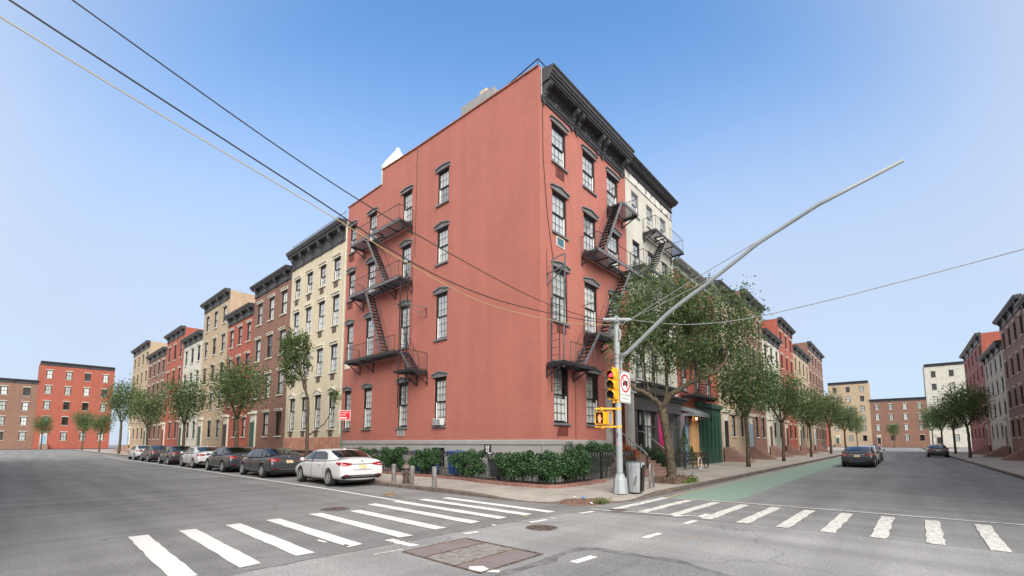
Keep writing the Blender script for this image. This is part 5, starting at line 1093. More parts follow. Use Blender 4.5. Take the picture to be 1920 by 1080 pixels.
# pedestrian signals
def ped(label, M4, faceon):
    loc, rz = M4
    rt = thing('pedestrian_signal', label, 'pedestrian signal', loc, 'pedestrian signals on the corner pole', (0,0,rz)); rt.scale = (.66,.70,.86)
    b = MB(); b.box(-.22,.22,0,.22,0,.46); b.build('housing', M['yellow'], rt, local=True, bevel=.015)
    b = MB(); b.box(-.235,.235,-.05,0,-.012,.012); b.box(-.235,.235,-.05,0,.448,.472); b.box(-.235,-.212,-.05,0,.012,.448); b.box(.212,.235,-.05,0,.012,.448); b.build('bezel', M['yellow'], rt, local=True)
    b = MB(); b.box(-.20,.20,-.008,0,.025,.435); f = b.build('face', M['black'] if faceon else M['panelgrey'], rt, local=True)
    if faceon:
        h = MB(); hand = [(-.05,.06), (.045,.06), (.07,.15), (.115,.215), (.09,.235), (.055,.205), (.06,.33), (.035,.335), (.028,.23), (.022,.37), (-.006,.37), (-.008,.23), (-.02,.35), (-.046,.345), (-.042,.22), (-.06,.30), (-.083,.29), (-.075,.15)]
        h.prism(hand, lambda x,z,t: (x,t,z), -.012, -.009); h.build('hand_symbol', M['handled'], f, local=True)
    return rt
ped('yellow pedestrian signal showing an orange hand, left of the pole', ((3.77,-1.86,2.28), 0), True)
ped('yellow pedestrian signal with blank grey face, left of the pole', ((3.98,-1.58,2.28), PI/2), False)
b = MB()
for z in (2.2, 2.78): b.tube([(3.78,-1.74,z), (PXp-.02,PYp-.03,z)], .032, 8); b.tube([(3.78,-1.74,z-.05), (3.78,-1.74,z+.05)], .06, 10); b.tube([(3.6,-1.86,z), (3.9,-1.66,z)], .03, 8); b.lathe((PXp,PYp,z), [(.104,-.035), (.104,.035)], 12)
tag(b.build('signal_bracket', M['yellow']), 'yellow pipe brackets holding the pedestrian signals to the pole', 'bracket')
# cables
def cable(name, label, pts, r, m, n_=40, group=None):
    P_ = [Vector(p) for p in pts]; ts = np.linspace(0, len(P_)-1, n_); out = []
    for t in ts:
        i = min(int(t), len(P_)-2); f = t-i; p0 = P_[max(i-1,0)]; p1 = P_[i]; p2 = P_[i+1]; p3 = P_[min(i+2,len(P_)-1)]
        out.append(.5*((2*p1)+(p2-p0)*f+(2*p0-5*p1+4*p2-p3)*f*f+(3*p1-p0-3*p2+p3)*f**3))
    b = MB(); b.tube(out, r, 5); tag(b.build(name, m), label, 'cable', group)
e0 = c0-cdir*.42-UF*.12; e1 = c0+cdir*.40-UF*.12
cable('overhead_cable', 'upper black cable crossing the red side wall to the pole', [(4.0,-19,8.2), (4.0,-14.5,6.95), (4.0,-11.2,6.12), (4.0,-8.5,5.72), (4.0,-5.5,5.45), (4.0,-3.0,5.5), e0], .010, M['wire'], group='overhead cables')
cable('overhead_cable', 'thicker black cable crossing below the upper one', [(4.0,-19,7.6), (4.0,-14.5,6.45), (4.0,-11.15,5.66), (4.0,-9.3,5.2), (4.0,-7.45,5.05), (4.0,-5.5,5.14), (4.0,-2.9,5.4), (PXp-.1,PYp,5.62)], .012, M['wire'], group='overhead cables')
cable('overhead_cable', 'yellow cable sagging across the red side wall', [(4.0,-19,7.3), (4.0,-14.5,6.2), (4.0,-11.1,5.52), (4.0,-9.3,5.13), (4.0,-7.3,4.88), (4.0,-4.7,5.03), (4.0,-2.9,5.28), (PXp-.1,PYp-.05,5.55)], .008, M['wireyellow'], group='overhead cables')
cable('guy_wire', 'upper steel guy wire from the cross arm up to the mast arm', [e1, (6.97,-1.31,6.58), (9.78,-1.38,7.58)], .012, M['wiregrey'], 12, 'guy wires to the mast arm'); cable('guy_wire', 'lower steel guy wire running just above the mast arm', [e1, (6.97,-1.31,6.33), (8.38,-1.38,6.97)], .012, M['wiregrey'], 12, 'guy wires to the mast arm')
cable('overhead_cable', 'grey cable running level from the pole across the avenue', [e1, (6.9,-1.3,5.1), (10,-1.2,5.2), (18,-1,6.2)], .012, M['wiregrey'], 20); cable('overhead_cable', 'thin yellow cable sloping down through the tree from the cross arm', [e1, (4.6,.5,5.05), (4.5,1.9,4.55), (4.35,3.2,4.15)], .007, M['wireyellow'], 16)
# litter bin
lb = thing('litter_bin', 'grey steel litter bin beside the signal pole', 'litter bin', (4.50,-.93,.13)); bx, by = 4.50, -.98
def lring(w0, d0, z, k0=0):   # flattened front, local axes along view-right / view-forward
    ur = Vector((.985,.17,0)); uf = Vector((-.17,.985,0)); out = []
    for s, t in ((-1,-.62), (-.55,-.92), (.0,-1.0), (.55,-.92), (.92,-.7), (.92,.7), (.4,1), (-.4,1), (-1,.62)): out.append(Vector((bx,by,0))+ur*s*w0*.82+uf*t*d0+Vector((0,0,z)))
    return out
b = MB(); rs_ = [lring(.24,.22,.14), lring(.255,.235,.36), lring(.257,.237,.365), lring(.285,.26,.92), lring(.29,.265,.93), lring(.295,.27,1.07)]; k = 9; vs = [v_ for r in rs_ for v_ in r]; b.add(vs, [(i*k+j, i*k+(j+1)%k, (i+1)*k+(j+1)%k, (i+1)*k+j) for i in range(5) for j in range(k)]); b.build('shell', M['litter'], lb, smooth=False)
b = MB(); r0 = lring(.297,.272,1.065); r1 = lring(.27,.245,1.10); r2 = lring(.18,.16,1.085); r3 = lring(.17,.15,.9); vs = r0+r1+r2+r3; b.add(vs, [(i*k+j, i*k+(j+1)%k, (i+1)*k+(j+1)%k, (i+1)*k+j) for i in range(3) for j in range(k)]+[tuple(range(27,36))]); b.build('rim', M['bingrey'], lb)
b = MB(); ur = Vector((.985,.17,0)); uf = Vector((-.17,.985,0)); C_ = Vector((bx,by,0)); b.add([C_+ur*(.235+.055*(z-.14)/.93)+uf*t+Vector((0,0,z)) for z in (.16,1.0) for t in (-.15,.17)], [(0,1,3,2)])
b.prism([(-.15,.15), (.17,.15), (.19,1.06), (-.17,1.06)], lambda t,z,s: C_+ur*(s-.045+.05*(z-.14))+uf*t+Vector((0,0,z)), .20, .245); b.build('side_door', mat('dark bin side', (.022,.022,.02), .5), lb)
b = MB(); b.prism([(-.16,.92), (.18,.92), (.18,1.07), (-.16,1.07)], lambda t,z,s: C_+ur*s+uf*t+Vector((0,0,z)), .235, .268); b.build('collar', M['galv'], lb)
b = MB(); b.prism([(-.04,.96), (.03,.96), (.05,1.0), (.0,1.05), (-.05,1.02)], lambda t,z,s: C_+ur*s+uf*t+Vector((0,0,z)), .268, .272); b.build('sticker', M['signwhite'], lb)
b = MB(); b.prism([(.0,.36), (.08,.37), (.15,.62), (.12,.68), (.06,.55)], lambda s,z,t: C_+ur*s+uf*(t-.06*(z-.3))+Vector((0,0,z)), -.247, -.244); b.build('stain', mat('brown stain', (.2,.17,.15), .5), lb)
# bike rack
br = MB(); A0, A1 = Vector((4.36,.42,0)), Vector((4.30,.86,0)); mid = (A0+A1)/2; hw = (A1-A0)/2
pts = [A0+Vector((0,0,.13)), A0+Vector((0,0,.75))]+[mid-hw*math.cos(t)+Vector((0,0,.75+.22*math.sin(t))) for t in np.linspace(.25, PI-.25, 9)]+[A1+Vector((0,0,.75)), A1+Vector((0,0,.13))]
br.tube(pts, .03, 10)
for A in (A0, A1): br.lathe((A.x,A.y,.13), [(.085,0), (.085,.012), (.04,.02)], 12)
tag(br.build('bike_rack', M['galvd'], smooth=True), 'grey steel hoop bike rack on the pavement beside the litter bin', 'bike rack')
# bollards
for x, y, h, tlt, lab in ((-3.85,-4.4+.0,.86,0,'scuffed steel bollard at the kerb left of the hydrant'), (-2.63,-4.45,.84,.05,'leaning steel bollard directly in front of the hydrant'), (-1.17,-4.55+.0,.86,-.01,'scuffed steel bollard right of the hydrant, nearest the crosswalk')):
    y = y+.2; x = x-.2; h = h-.13
    b = MB(); b.lathe((0,0,0), [(.085,0), (.085,h-.01), (.078,h), (0,h+.008)], 18); o = b.build('bollard', M['bollard']); o.location = (x,y,.13); o.rotation_euler = (0,tlt,0); tag(o, lab, 'bollard', 'steel bollards at the kerb')
# hydrant
hy = thing('fire_hydrant', 'weathered brown fire hydrant between the bollards', 'hydrant', (-3.5,-4.02,.13)); hy.scale = (.9,.9,.92); hx, hyy = -3.5, -4.02
b = MB(); b.lathe((hx,hyy,.13), [(.17,0), (.17,.04), (.135,.05), (.135,.12), (.15,.13), (.15,.16), (.125,.18), (.12,.58), (.155,.6), (.155,.63), (.12,.64)], 16); b.build('barrel', M['hydrant'], hy, smooth=False)
b = MB(); b.lathe((hx,hyy,.76), [(.19,0), (.19,.03), (.17,.06), (.13,.13), (.06,.18), (.05,.19), (.03,.2), (.03,.24), (0,.25)], 16); b.build('bonnet', mat('pale rust bonnet', (.17,.12,.105), .6, var=.3, scale=8), hy)
for dx, dy, r_ in ((-1,-.25,.075), (.35,-1,.10), (1,.3,.06)):
    d_ = Vector((dx,dy,0)).normalized(); b = MB(); c_ = Vector((hx,hyy,.56)); b.tube([c_+d_*.08, c_+d_*.19], r_*.8, 12); b.tube([c_+d_*.18, c_+d_*.235], r_, 8); b.tube([c_+d_*.235, c_+d_*.26], .025, 5); b.build('outlet_cap', M['rust'], hy)
b = MB(); b.tube([(hx-.2,hyy-.06,.52), (hx-.23,hyy-.08,.35), (hx-.22,hyy-.08,.17)], .008, 5); b.build('chain', M['rust'], hy)
# parking sign on a post by the cream building
ps = thing('parking_sign', 'red and white parking sign on a thin green post behind the white car', 'sign', (-8.75,-3.95,.13))
b = MB(); b.tube([(-8.75,-3.95,.1), (-8.75,-3.95,3.25)], .04, 6); b.build('post', mat('dull green post', (.09,.11,.09), .6), ps)
ang = R(40); sxv = Vector((math.cos(ang), math.sin(ang), 0)); nv = Vector((math.sin(ang), -math.cos(ang), 0)); c = Vector((-8.68,-3.99,2.98))+sxv*.12
def sq(w0, w1, z0, z1, d): return [c+sxv*w0+nv*d+Vector((0,0,z0)), c+sxv*w1+nv*d+Vector((0,0,z0)), c+sxv*w1+nv*d+Vector((0,0,z1)), c+sxv*w0+nv*d+Vector((0,0,z1))]
b = MB(); b.add(sq(-.27,.27,-.235,.235,0)+sq(-.27,.27,-.235,.235,.004), [(0,1,2,3), (4,5,6,7), (0,1,5,4), (1,2,6,5), (2,3,7,6), (3,0,4,7)]); b.build('plate', M['signwhite'], ps)
b = MB(); b.add(sq(-.25,.25,-.215,.215,.006), [(0,1,2,3)]); b.build('red_field', mat('parking sign red', (.68,.008,.02), .45), ps, recalc=False)
MT = Matrix((( sxv.x,0,nv.x,0), (sxv.y,0,nv.y,0), (0,1,0,0), (0,0,0,1)))
for s_, w_, zz, xx in (('NO STANDING',.4,.12,-.03), ('ANYTIME',.27,.0,-.09)): text(s_, .1, Matrix.Translation(c+nv*.008+sxv*xx+Vector((0,0,zz)))@MT, M['signwhite'], 'lettering', ps, w_)
b = MB(); b.add(sq(-.22,.07,-.15,-.10,.008), [(0,1,2,3)]); b.add([c+sxv*.05+nv*.008+Vector((0,0,-.17)), c+sxv*.13+nv*.008+Vector((0,0,-.125)), c+sxv*.05+nv*.008+Vector((0,0,-.08))], [(0,1,2)]); b.build('arrow', M['signwhite'], ps, recalc=False)

# ================================================================== IRONWORK IN THE ROAD
vt = thing('utility_vault', 'rusty steel utility vault cover with a grating between plates', 'vault cover', (5.9,-9.45,0))
vx0, vx1, vy0, vy1 = 5.03, 6.77, -10.14, -8.78
b = MB()
for args in ((vx0,vx1,vy0,vy0+.045), (vx0,vx1,vy1-.045,vy1), (vx0,vx0+.045,vy0+.045,vy1-.045), (vx1-.045,vx1,vy0+.045,vy1-.045)): b.box(*args, -.05, .014)
b.box(vx0+.5, vx0+.54, vy0+.045, vy1-.045, -.05, .012); b.box(vx1-.56, vx1-.52, vy0+.045, vy1-.045, -.05, .012)
b.build('frame', M['rust'], vt)
for x0, x1 in ((vx0+.055,vx0+.49), (vx1-.51,vx1-.055)):
    for k in range(3): L_ = (vy1-vy0-.11)/3; y = vy0+.055+L_*k; p = MB(); p.box(x0, x1, y+.012, y+L_-.012, -.02, .010); p.build('plate', M['steel'], vt, bevel=.004)
for x0 in (vx0+.496, vx1-.517, vx0+.046):
    p = MB(); p.box(x0, x0+.005, vy0+.05, vy1-.05, .0, .0135); p.build('rust_line', M['rustedge'], vt)
b = MB(); x0, x1 = vx0+.55, vx1-.57; k = x0
while k < x1: b.box(k, k+.014, vy0+.05, vy1-.05, -.04, .010); k += .036
k = vy0+.1
while k < vy1-.06: b.box(x0, x1, k, k+.012, -.03, .0085); k += .11
for t in np.linspace(x0, x1-.03, 5): b.box(t, t+.03, vy0+.05, vy1-.05, -.045, .0115)
b.build('grating', M['grating'], vt)
p = MB(); p.quad((vx0+.05,vy0+.05,.0055), (vx1-.05,vy0+.05,.0055), (vx1-.05,vy1-.05,.0055), (vx0+.05,vy1-.05,.0055)); p.build('pit', M['tar'], vt, recalc=False)
p = MB(); p.add([(6.42,-10.0,.0125), (6.55,-9.86,.0125), (6.74,-9.93,.0125), (6.86,-9.85,.0125), (6.92,-9.95,.0125), (6.70,-10.08,.0125), (6.5,-10.1,.0125)], [(0,1,2,3,4,5,6)]); p.build('paint_splash', M['paint'], vt, recalc=False)
def manhole(label, x, y, r, m, ring=True, edge='tar'):
    rt = thing('manhole_cover', label, 'manhole cover', (x,y,0), 'manhole covers in the road'); b = MB(); b.lathe((x,y,0), [(r*.93,-.02), (r*.93,.008), (0,.010)], 32)
    for i in range(-7, 8):
        for j in range(-7, 8):
            if (i+j) % 2 == 0 and math.hypot(i,j)/8 < .86: cx_, cy_ = x+i*r*.93/8, y+j*r*.93/8; s_ = r*.04; b.box(cx_-s_, cx_+s_, cy_-s_, cy_+s_, .008, .016)
    b.build('cover', m, rt); b = MB(); n_ = 36; b.add([(x+rr*math.cos(2*PI*k/n_), y+rr*math.sin(2*PI*k/n_), zz) for rr, zz in ((r,.006), (r*.93,.011)) for k in range(n_)], [(k,(k+1)%n_,n_+(k+1)%n_,n_+k) for k in range(n_)]); b.build('ring', M[edge], rt, recalc=False)
manhole('round manhole cover in the middle of the road', 5.46, -7.12, .33, M['rust'], edge='bollard'); manhole('round manhole cover at the end of the avenue crosswalk', 5.52, -4.08, .27, M['rust']); manhole('round manhole cover at the left end of the crosswalk', -.05, -8.63, .36, M['rust'])
# drain inlet at the corner kerb
di = thing('drain_inlet', 'rusty kerb drain inlet at the street corner', 'drain', (4.05,-3.62,0)); b = MB()
arcp = [(CX0+(RAD+.006)*math.sin(R(t)), CY0-(RAD+.006)*math.cos(R(t))) for t in np.linspace(31, 61, 13)]; arci = [(CX0+(RAD-.14)*math.sin(R(t)), CY0-(RAD-.14)*math.cos(R(t))) for t in np.linspace(31, 61, 13)]
zt = [min(ez(p)+.006, .14) for p in arcp]
b.add([(*p,0) for p in arcp]+[(*p,z) for p,z in zip(arcp,zt)]+[(*p,z) for p,z in zip(arci,zt)], [(k*13+i,k*13+i+1,(k+1)*13+i+1,(k+1)*13+i) for k in range(2) for i in range(12)]); b.build('kerb_face', M['kerbrust'], di, recalc=False)
b = MB(); a_ = [(CX0+(RAD+.01)*math.sin(R(t)), CY0-(RAD+.01)*math.cos(R(t))) for t in np.linspace(36, 57, 9)]; o2 = [(CX0+(RAD+.2)*math.sin(R(t)), CY0-(RAD+.2)*math.cos(R(t))) for t in np.linspace(36, 57, 9)]; b.add([(*p,.006) for p in a_+o2], [(i,i+1,10+i,9+i) for i in range(8)]); b.build('sill', M['planter'], di, recalc=False)
lit = [(3.95,-3.62,'lidwhite','white scrap of paper lying on the drain inlet'), (4.12,-3.46,'bluelitter','blue wrapper lying on the drain inlet'), (4.42,-3.55,'lidwhite','white plastic cup lying in the gutter below the drain')]
for i, (x, y, m_, lab) in enumerate(lit):
    b = MB(); z = (.148 if i < 2 else .02); vs = [(x+random.uniform(.03,.09)*math.cos(t), y+random.uniform(.03,.09)*math.sin(t), z+random.uniform(0,.03)) for t in np.linspace(0, 2*PI, 8)[:-1]]+[(x,y,z+.05)]; b.add(vs, [(i_,(i_+1)%7,7) for i_ in range(7)]+[tuple(range(7))]); tag(b.build('litter', M[m_]), lab, 'litter')
lp = thing('leaf_pile', 'small heap of dry brown leaves on the asphalt behind the white car', 'leaves', (-1.55,-6.0,0)); b = MB(); b.lathe((-1.55,-6.0,.0), [(.17,0), (.12,.04), (.05,.065), (0,.07)], 10); b.build('mound', M['leafpile'], lp); u = rng.normal(size=(300,3))*np.array([.08,.07,.02])+np.array([-1.55,-6.0,.05]); u[:,2] = np.maximum(u[:,2], .012); leaf_mesh(u, .07, 'foliage', [M['leafpile']], lp)

# ================================================================== CARS
def make_car(label, loc, rz, paint, group=None):
    rt = thing('parked_car', label, 'car', loc, group, (R(0),0,rz))
    # stations: x from the tail, ring of (y,z) from floor to deck centre
    S = [(-.03,.40,.62,.73,.75,.73,.66,.72,.55,.73), (-.012,.30,.72,.82,.845,.835,.70,.80,.66,.765), (.05,.26,.75,.85,.875,.85,.77,.835,.70,.79), (.075,.25,.76,.87,.885,.85,.90,1.0,.72,1.045), (.13,.24,.77,.88,.89,.855,.93,1.045,.74,1.095), (.45,.22,.78,.90,.905,.87,.94,1.03,.76,1.10), (1.05,.2,.80,.915,.92,.90,.94,1.0,.80,1.10), (1.7,.19,.82,.915,.92,.91,.93,.98,.82,1.06),
         (2.6,.18,.82,.91,.92,.91,.91,.95,.82,1.02), (3.5,.18,.82,.91,.92,.90,.89,.93,.8,1.0), (4.0,.19,.80,.91,.915,.88,.82,.88,.75,.93), (4.5,.2,.76,.88,.88,.82,.74,.8,.65,.84), (4.78,.24,.66,.78,.78,.72,.64,.7,.5,.74), (4.88,.32,.5,.6,.6,.56,.56,.6,.4,.62)]
    b = MB(); nS = len(S); ring = 13
    for (x, zb, wb, w1, w2, ws, zs, zt, wt, zc) in S:
        half = [(wb,zb), (w1,zb+.16), (w2,.60 if zs > .62 else (zb+zs)/2+.05), (ws,zs), (wt,zt), (wt*.5,zc-.006)]
        pts_ = half+[(0,zc)]+[(-y,z) for y,z in half[::-1]]
        b.v += [(x,y,z) for y,z in pts_]
    for i in range(nS-1):
        for k in range(ring): b.f.append((i*ring+k, i*ring+(k+1)%ring, (i+1)*ring+(k+1)%ring, (i+1)*ring+k)); b.mi.append(0)
    b.f += [tuple(range(ring))[::-1], tuple((nS-1)*ring+k for k in range(ring))]; b.mi += [0,0]
    me = bpy.data.meshes.new('body'); me.from_pydata(b.v, [], b.f); me.materials.append(paint)
    bm = bmesh.new(); bm.from_mesh(me); bmesh.ops.recalc_face_normals(bm, faces=bm.faces); bm.to_mesh(me); bm.free()
    tmp = bpy.data.objects.new('body', me); COL.objects.link(tmp)
    ss = tmp.modifiers.new('s', 'SUBSURF'); ss.levels = 2; ss.render_levels = 2
    cut = MB()
    for x in (1.03, 3.86):
        for s in (-1, 1): cut.lathe((x,s*.86,.34), [(.39,-.24), (.39,.24)], 28, Matrix.Rotation(PI/2, 3, 'X'))
    co = cut.build('cutter', paint); bo = tmp.modifiers.new('b', 'BOOLEAN'); bo.object = co; bo.operation = 'DIFFERENCE'; bo.solver = 'EXACT'
    bpy.context.view_layer.update(); me2 = bpy.data.meshes.new_from_object(tmp.evaluated_get(bpy.context.evaluated_depsgraph_get()))
    bpy.data.objects.remove(tmp); bpy.data.objects.remove(co); me2.materials.clear(); me2.materials.append(paint); me2.name = 'body'
    me2.polygons.foreach_set('material_index', [0]*len(me2.polygons)); me2.polygons.foreach_set('use_smooth', [True]*len(me2.polygons)); me2.set_sharp_from_angle(angle=R(38))
    body = bpy.data.objects.new('body', me2); COL.objects.link(body); body.parent = rt
    from mathutils.bvhtree import BVHTree
    tmpb = bmesh.new(); tmpb.from_mesh(me2); bvh = BVHTree.FromBMesh(tmpb); tmpb.free()
    G = [(.62,(.74,1.04),(.70,1.07),(.62,1.085),(0,1.105)), (1.0,(.84,1.0),(.73,1.20),(.62,1.235),(0,1.265)), (1.5,(.88,.985),(.695,1.345),(.585,1.385),(0,1.41)), (1.78,(.885,.98),(.69,1.375),(.58,1.415),(0,1.44)), (2.62,(.885,.965),(.69,1.375),(.575,1.42),(0,1.445)), (3.08,(.88,.955),(.675,1.33),(.555,1.375),(0,1.405)), (3.9,(.82,.95),(.74,1.0),(.62,1.01),(0,1.03))]
    def gp(i, j, s, o=0):
        x, *r = G[i]; y, z = r[j]; return Vector((x, s*y, z))
    sh = MB(); gls = {}
    def panel(name, a, b_, c_, d_, fr, off):
        cen = (a+b_+c_+d_)/4; nrm = (c_-a).cross(d_-b_).normalized(); nrm = nrm if nrm.dot(cen-Vector((2.2,0,.8))) > 0 else -nrm
        q_ = [p.lerp(cen, fr)+nrm*off for p in (a,b_,c_,d_)]; m_ = gls.setdefault(name, MB()); m_.add(q_, [(0,1,2,3)])
    for i in range(len(G)-1):
        for s in (-1, 1):
            for j in range(3): sh.add([gp(i,j,s), gp(i+1,j,s), gp(i+1,j+1,s), gp(i,j+1,s)], [(0,1,2,3)])
    sho = sh.build('roof', paint, rt, local=True, recalc=True)
    def wpoly(name, pts_, off=.008):
        P_ = [Vector(p) for p in pts_]; cen = sum(P_, Vector())/len(P_); nrm = (P_[1]-P_[0]).cross(P_[2]-P_[0]).normalized()
        nrm = nrm if nrm.dot(cen-Vector((2.2,0,.9))) > 0 else -nrm; m_ = MB(); m_.add([p+nrm*off for p in P_], [tuple(range(len(P_)))]); return m_.build(name, M['cglass'], rt, local=True, recalc=False)
    def pt(i, j, f, s, t=0):   # interpolate along belt->top at station i
        return gp(i,0,s).lerp(gp(i,1,s), f)
    for s in (-1, 1):
        A = gp(1,0,s).lerp(gp(2,0,s),.25)
        wpoly('side_window', [gp(1,0,s).lerp(gp(2,0,s),.45).lerp(gp(1,1,s).lerp(gp(2,1,s),.45),.12), gp(2,0,s).lerp(gp(2,1,s),.08), gp(3,0,s).lerp(gp(3,1,s),.08), gp(4,0,s).lerp(gp(4,1,s),.08)-Vector((.05,0,0)), gp(4,0,s).lerp(gp(4,1,s),.88)-Vector((.05,0,0)), gp(3,0,s).lerp(gp(3,1,s),.88), gp(2,0,s).lerp(gp(2,1,s),.80)], .022)
        wpoly('side_window', [gp(4,0,s).lerp(gp(4,1,s),.08)+Vector((.05,0,0)), gp(5,0,s).lerp(gp(5,1,s),.08), gp(6,0,s).lerp(gp(5,0,s),.35).lerp(gp(5,1,s),.06), gp(5,1,s).lerp(gp(5,0,s),.12), gp(4,1,s).lerp(gp(4,0,s),.12)+Vector((.05,0,0))], .022)
        m_ = MB(); x_ = 2.62; m_.add([gp(4,0,s)+Vector((-.05,s*.02,.02)), gp(4,0,s)+Vector((.05,s*.02,.02)), gp(4,1,s)+Vector((.05,s*.02,-.04)), gp(4,1,s)+Vector((-.05,s*.02,-.04))], [(0,1,2,3)]); m_.build('door_pillar', M['black'], rt, local=True, recalc=False)
    for nm, i0, i1, fl in (('rear_window',0,2,1), ('windscreen',6,5,1)):
        m_ = MB(); rows_ = []
        for i in ([0,1,2] if nm == 'rear_window' else [6,5]):
            tt = .14 if i == 0 else (.1 if i in (2,) else .0); x, *r = G[i]
            rows_.append([Vector((x, y, z+.010)) for y, z in ((-r[1][0]*.93, r[1][1]), (-r[2][0], r[2][1]), (0, r[3][1]), (r[2][0], r[2][1]), (r[1][0]*.93, r[1][1]))])
        if nm == 'rear_window': rows_[0] = [p.lerp(q_, .08) for p, q_ in zip(rows_[0], rows_[1])]; rows_[2] = [p.lerp(q_, .12) for p, q_ in zip(rows_[2], rows_[1])]
        vs_ = [p+Vector((-.006 if nm == 'rear_window' else .006, 0, .004)) for r_ in rows_ for p in r_]; m_.add(vs_, [(i*5+k,i*5+k+1,(i+1)*5+k+1,(i+1)*5+k) for i in range(len(rows_)-1) for k in range(4)]); m_.build(nm, M['cglass'], rt, local=True, recalc=False, smooth=True)
    # tail details
    def tpatch(name, m, poly, off=.006, par=None):      # a panel that hugs the tail: poly of (y,z)
        bm = bmesh.new(); vs_ = [bm.verts.new((0, y, z)) for y, z in poly]; bm.faces.new(vs_); bmesh.ops.triangulate(bm, faces=bm.faces)
        for _ in range(3): bmesh.ops.subdivide_edges(bm, edges=[e for e in bm.edges if e.calc_length() > .05], cuts=1, use_grid_fill=False); bmesh.ops.triangulate(bm, faces=bm.faces)
        for v_ in bm.verts:
            h_ = bvh.ray_cast(Vector((-2, v_.co.y, v_.co.z)), Vector((1,0,0)), 4)
            x_ = h_[0].x if h_[0] is not None else .35
            v_.co.x = min(x_, .55)-off
        me_ = bpy.data.meshes.new(name); bm.to_mesh(me_); bm.free(); me_.materials.append(m); o_ = bpy.data.objects.new(name, me_); COL.objects.link(o_); o_.parent = par or rt; return o_
    for s in (-1, 1):
        tl_ = tpatch('tail_light', M['taillight'], [(s*.40,.90), (s*.43,.845), (s*.66,.80), (s*.80,.80), (s*.84,.82), (s*.84,.945), (s*.80,.955), (s*.66,.945)])
        sb = bmesh.new(); sv = []
        for i_ in range(9):
            x_ = .10+.38*i_/8; zc_ = .885+.04*i_/8; hh_ = .065*(1-i_/8)**.6+.004
            for z_ in (zc_-hh_, zc_, zc_+hh_):
                h_ = bvh.ray_cast(Vector((x_, s*2, z_)), Vector((0,-s,0)), 3); y_ = (h_[0].y if h_[0] is not None else s*.88); sv.append(sb.verts.new((x_, y_+s*.007, z_)))
        for i_ in range(8):
            for j_ in range(2): sb.faces.new((sv[i_*3+j_], sv[i_*3+j_+1], sv[i_*3+j_+4], sv[i_*3+j_+3]))
        sm_ = bpy.data.meshes.new('lamp_return'); sb.to_mesh(sm_); sb.free(); sm_.materials.append(M['taillight']); so2 = bpy.data.objects.new('lamp_return', sm_); COL.objects.link(so2); so2.parent = tl_
        tpatch('lamp_strip', M['lampclear'], [(s*.62,.838), (s*.79,.845), (s*.80,.875), (s*.66,.868)], .012, tl_)
        tpatch('reflector', M['taillight'], [(s*.58,.435), (s*.76,.445), (s*.76,.475), (s*.58,.465)], .016)
    tpatch('lower_bumper', M['black'], [(-.52,.47), (.52,.47), (.70,.50), (.84,.42), (.83,.29), (.60,.335), (-.60,.335), (-.83,.29), (-.84,.42), (-.70,.50)], .008)
    tpatch('bumper_insert', M['cgrey'], [(-.5,.445), (.5,.445), (.45,.40), (-.45,.40)], .014)
    tpatch('number_plate', M['plate'], [(-.155,.715), (.155,.715), (.155,.85), (-.155,.85)], .02)
    tpatch('chrome_strip', M['chrome'], [(-.40,.865), (.40,.865), (.40,.888), (-.40,.888)], .014)
    em = MB(); em.tube([(.07,.05*math.cos(t),.985+.034*math.sin(t)) for t in np.linspace(0, 2*PI, 13)], .007, 5); em.tube([(.07,.018*math.cos(t),.985+.034*math.sin(t)) for t in np.linspace(0, 2*PI, 11)], .006, 5); em.build('emblem', M['chrome'], rt, local=True)
    sm = MB()
    for s in (-1, 1): sm.tube([(.045,s*.46,.80), (-.022,s*.42,.70), (-.036,s*.3,.66)], .006, 4)
    sm.tube([(-.036,-.3,.66), (-.036,.3,.66)], .006, 4)
    for s in (-1, 1): sm.tube([(1.42,s*.925,.36), (1.46,s*.93,.62), (1.30,s*.905,.93)], .005, 4); sm.tube([(2.62,s*.925,.28), (2.62,s*.93,.62), (2.62,s*.905,.94)], .005, 4)
    sm.build('panel_gap', M['black'], rt, local=True)
    for s in (-1, 1):
        for x in (1.75, 2.85): h = MB(); h.tube([(x,s*.94,.845), (x+.2,s*.94,.85)], .016, 6); h.build('door_handle', paint, rt, local=True)
        mr_ = MB(); mr_.lathe((3.35,s*1.02,1.0), [(.0,-.08), (.07,-.06), (.09,0), (.07,.06), (0,.08)], 10); mr_.build('mirror', paint, rt, local=True)
    fin = MB(); fin.prism([(1.55,1.41), (1.75,1.43), (1.62,1.48), (1.56,1.47)], lambda x,z,t: (x,t,z), -.02, .02); fin.build('antenna', paint, rt, local=True)
    for x in (1.03, 3.86):
        for s in (-1, 1):
            wv = MB(); RM = Matrix.Rotation(PI/2, 3, 'X'); wv.lathe((x,s*.80,.335), [(.22,-.11), (.30,-.115), (.333,-.08), (.335,0), (.333,.08), (.30,.115), (.22,.11)], 32, RM); wo = wv.build('wheel', M['tyre'], rt, local=True, smooth=True)
            rm = MB(); rm.lathe((x,s*.90,.335), [(.235,-.03), (.235,.012), (.215,.015), (.205,-.02)], 28, RM, cap=False)
            for k in range(10): a = 2*PI*k/10+.1; p0 = Vector((x+.04*math.cos(a), s*.905, .335+.04*math.sin(a))); p1 = Vector((x+.215*math.cos(a+.22), s*.905, .335+.215*math.sin(a+.22))); rm.bar(p0, p1, .03, .036)
            rm.lathe((x,s*.905,.335), [(.055,-.02), (.055,.02), (0,.022)], 12, RM); rm.build('rim', M['rim'], wo, local=True)
            hb = MB(); hb.lathe((x,s*.82,.335), [(.22,-.02), (.22,.02)], 20, RM); hb.build('brake_disc', M['black'], wo, local=True)
    un = MB(); un.box(.3,4.6,-.7,.7,.17,.3); un.build('underbody', M['black'], rt, local=True)
    return rt
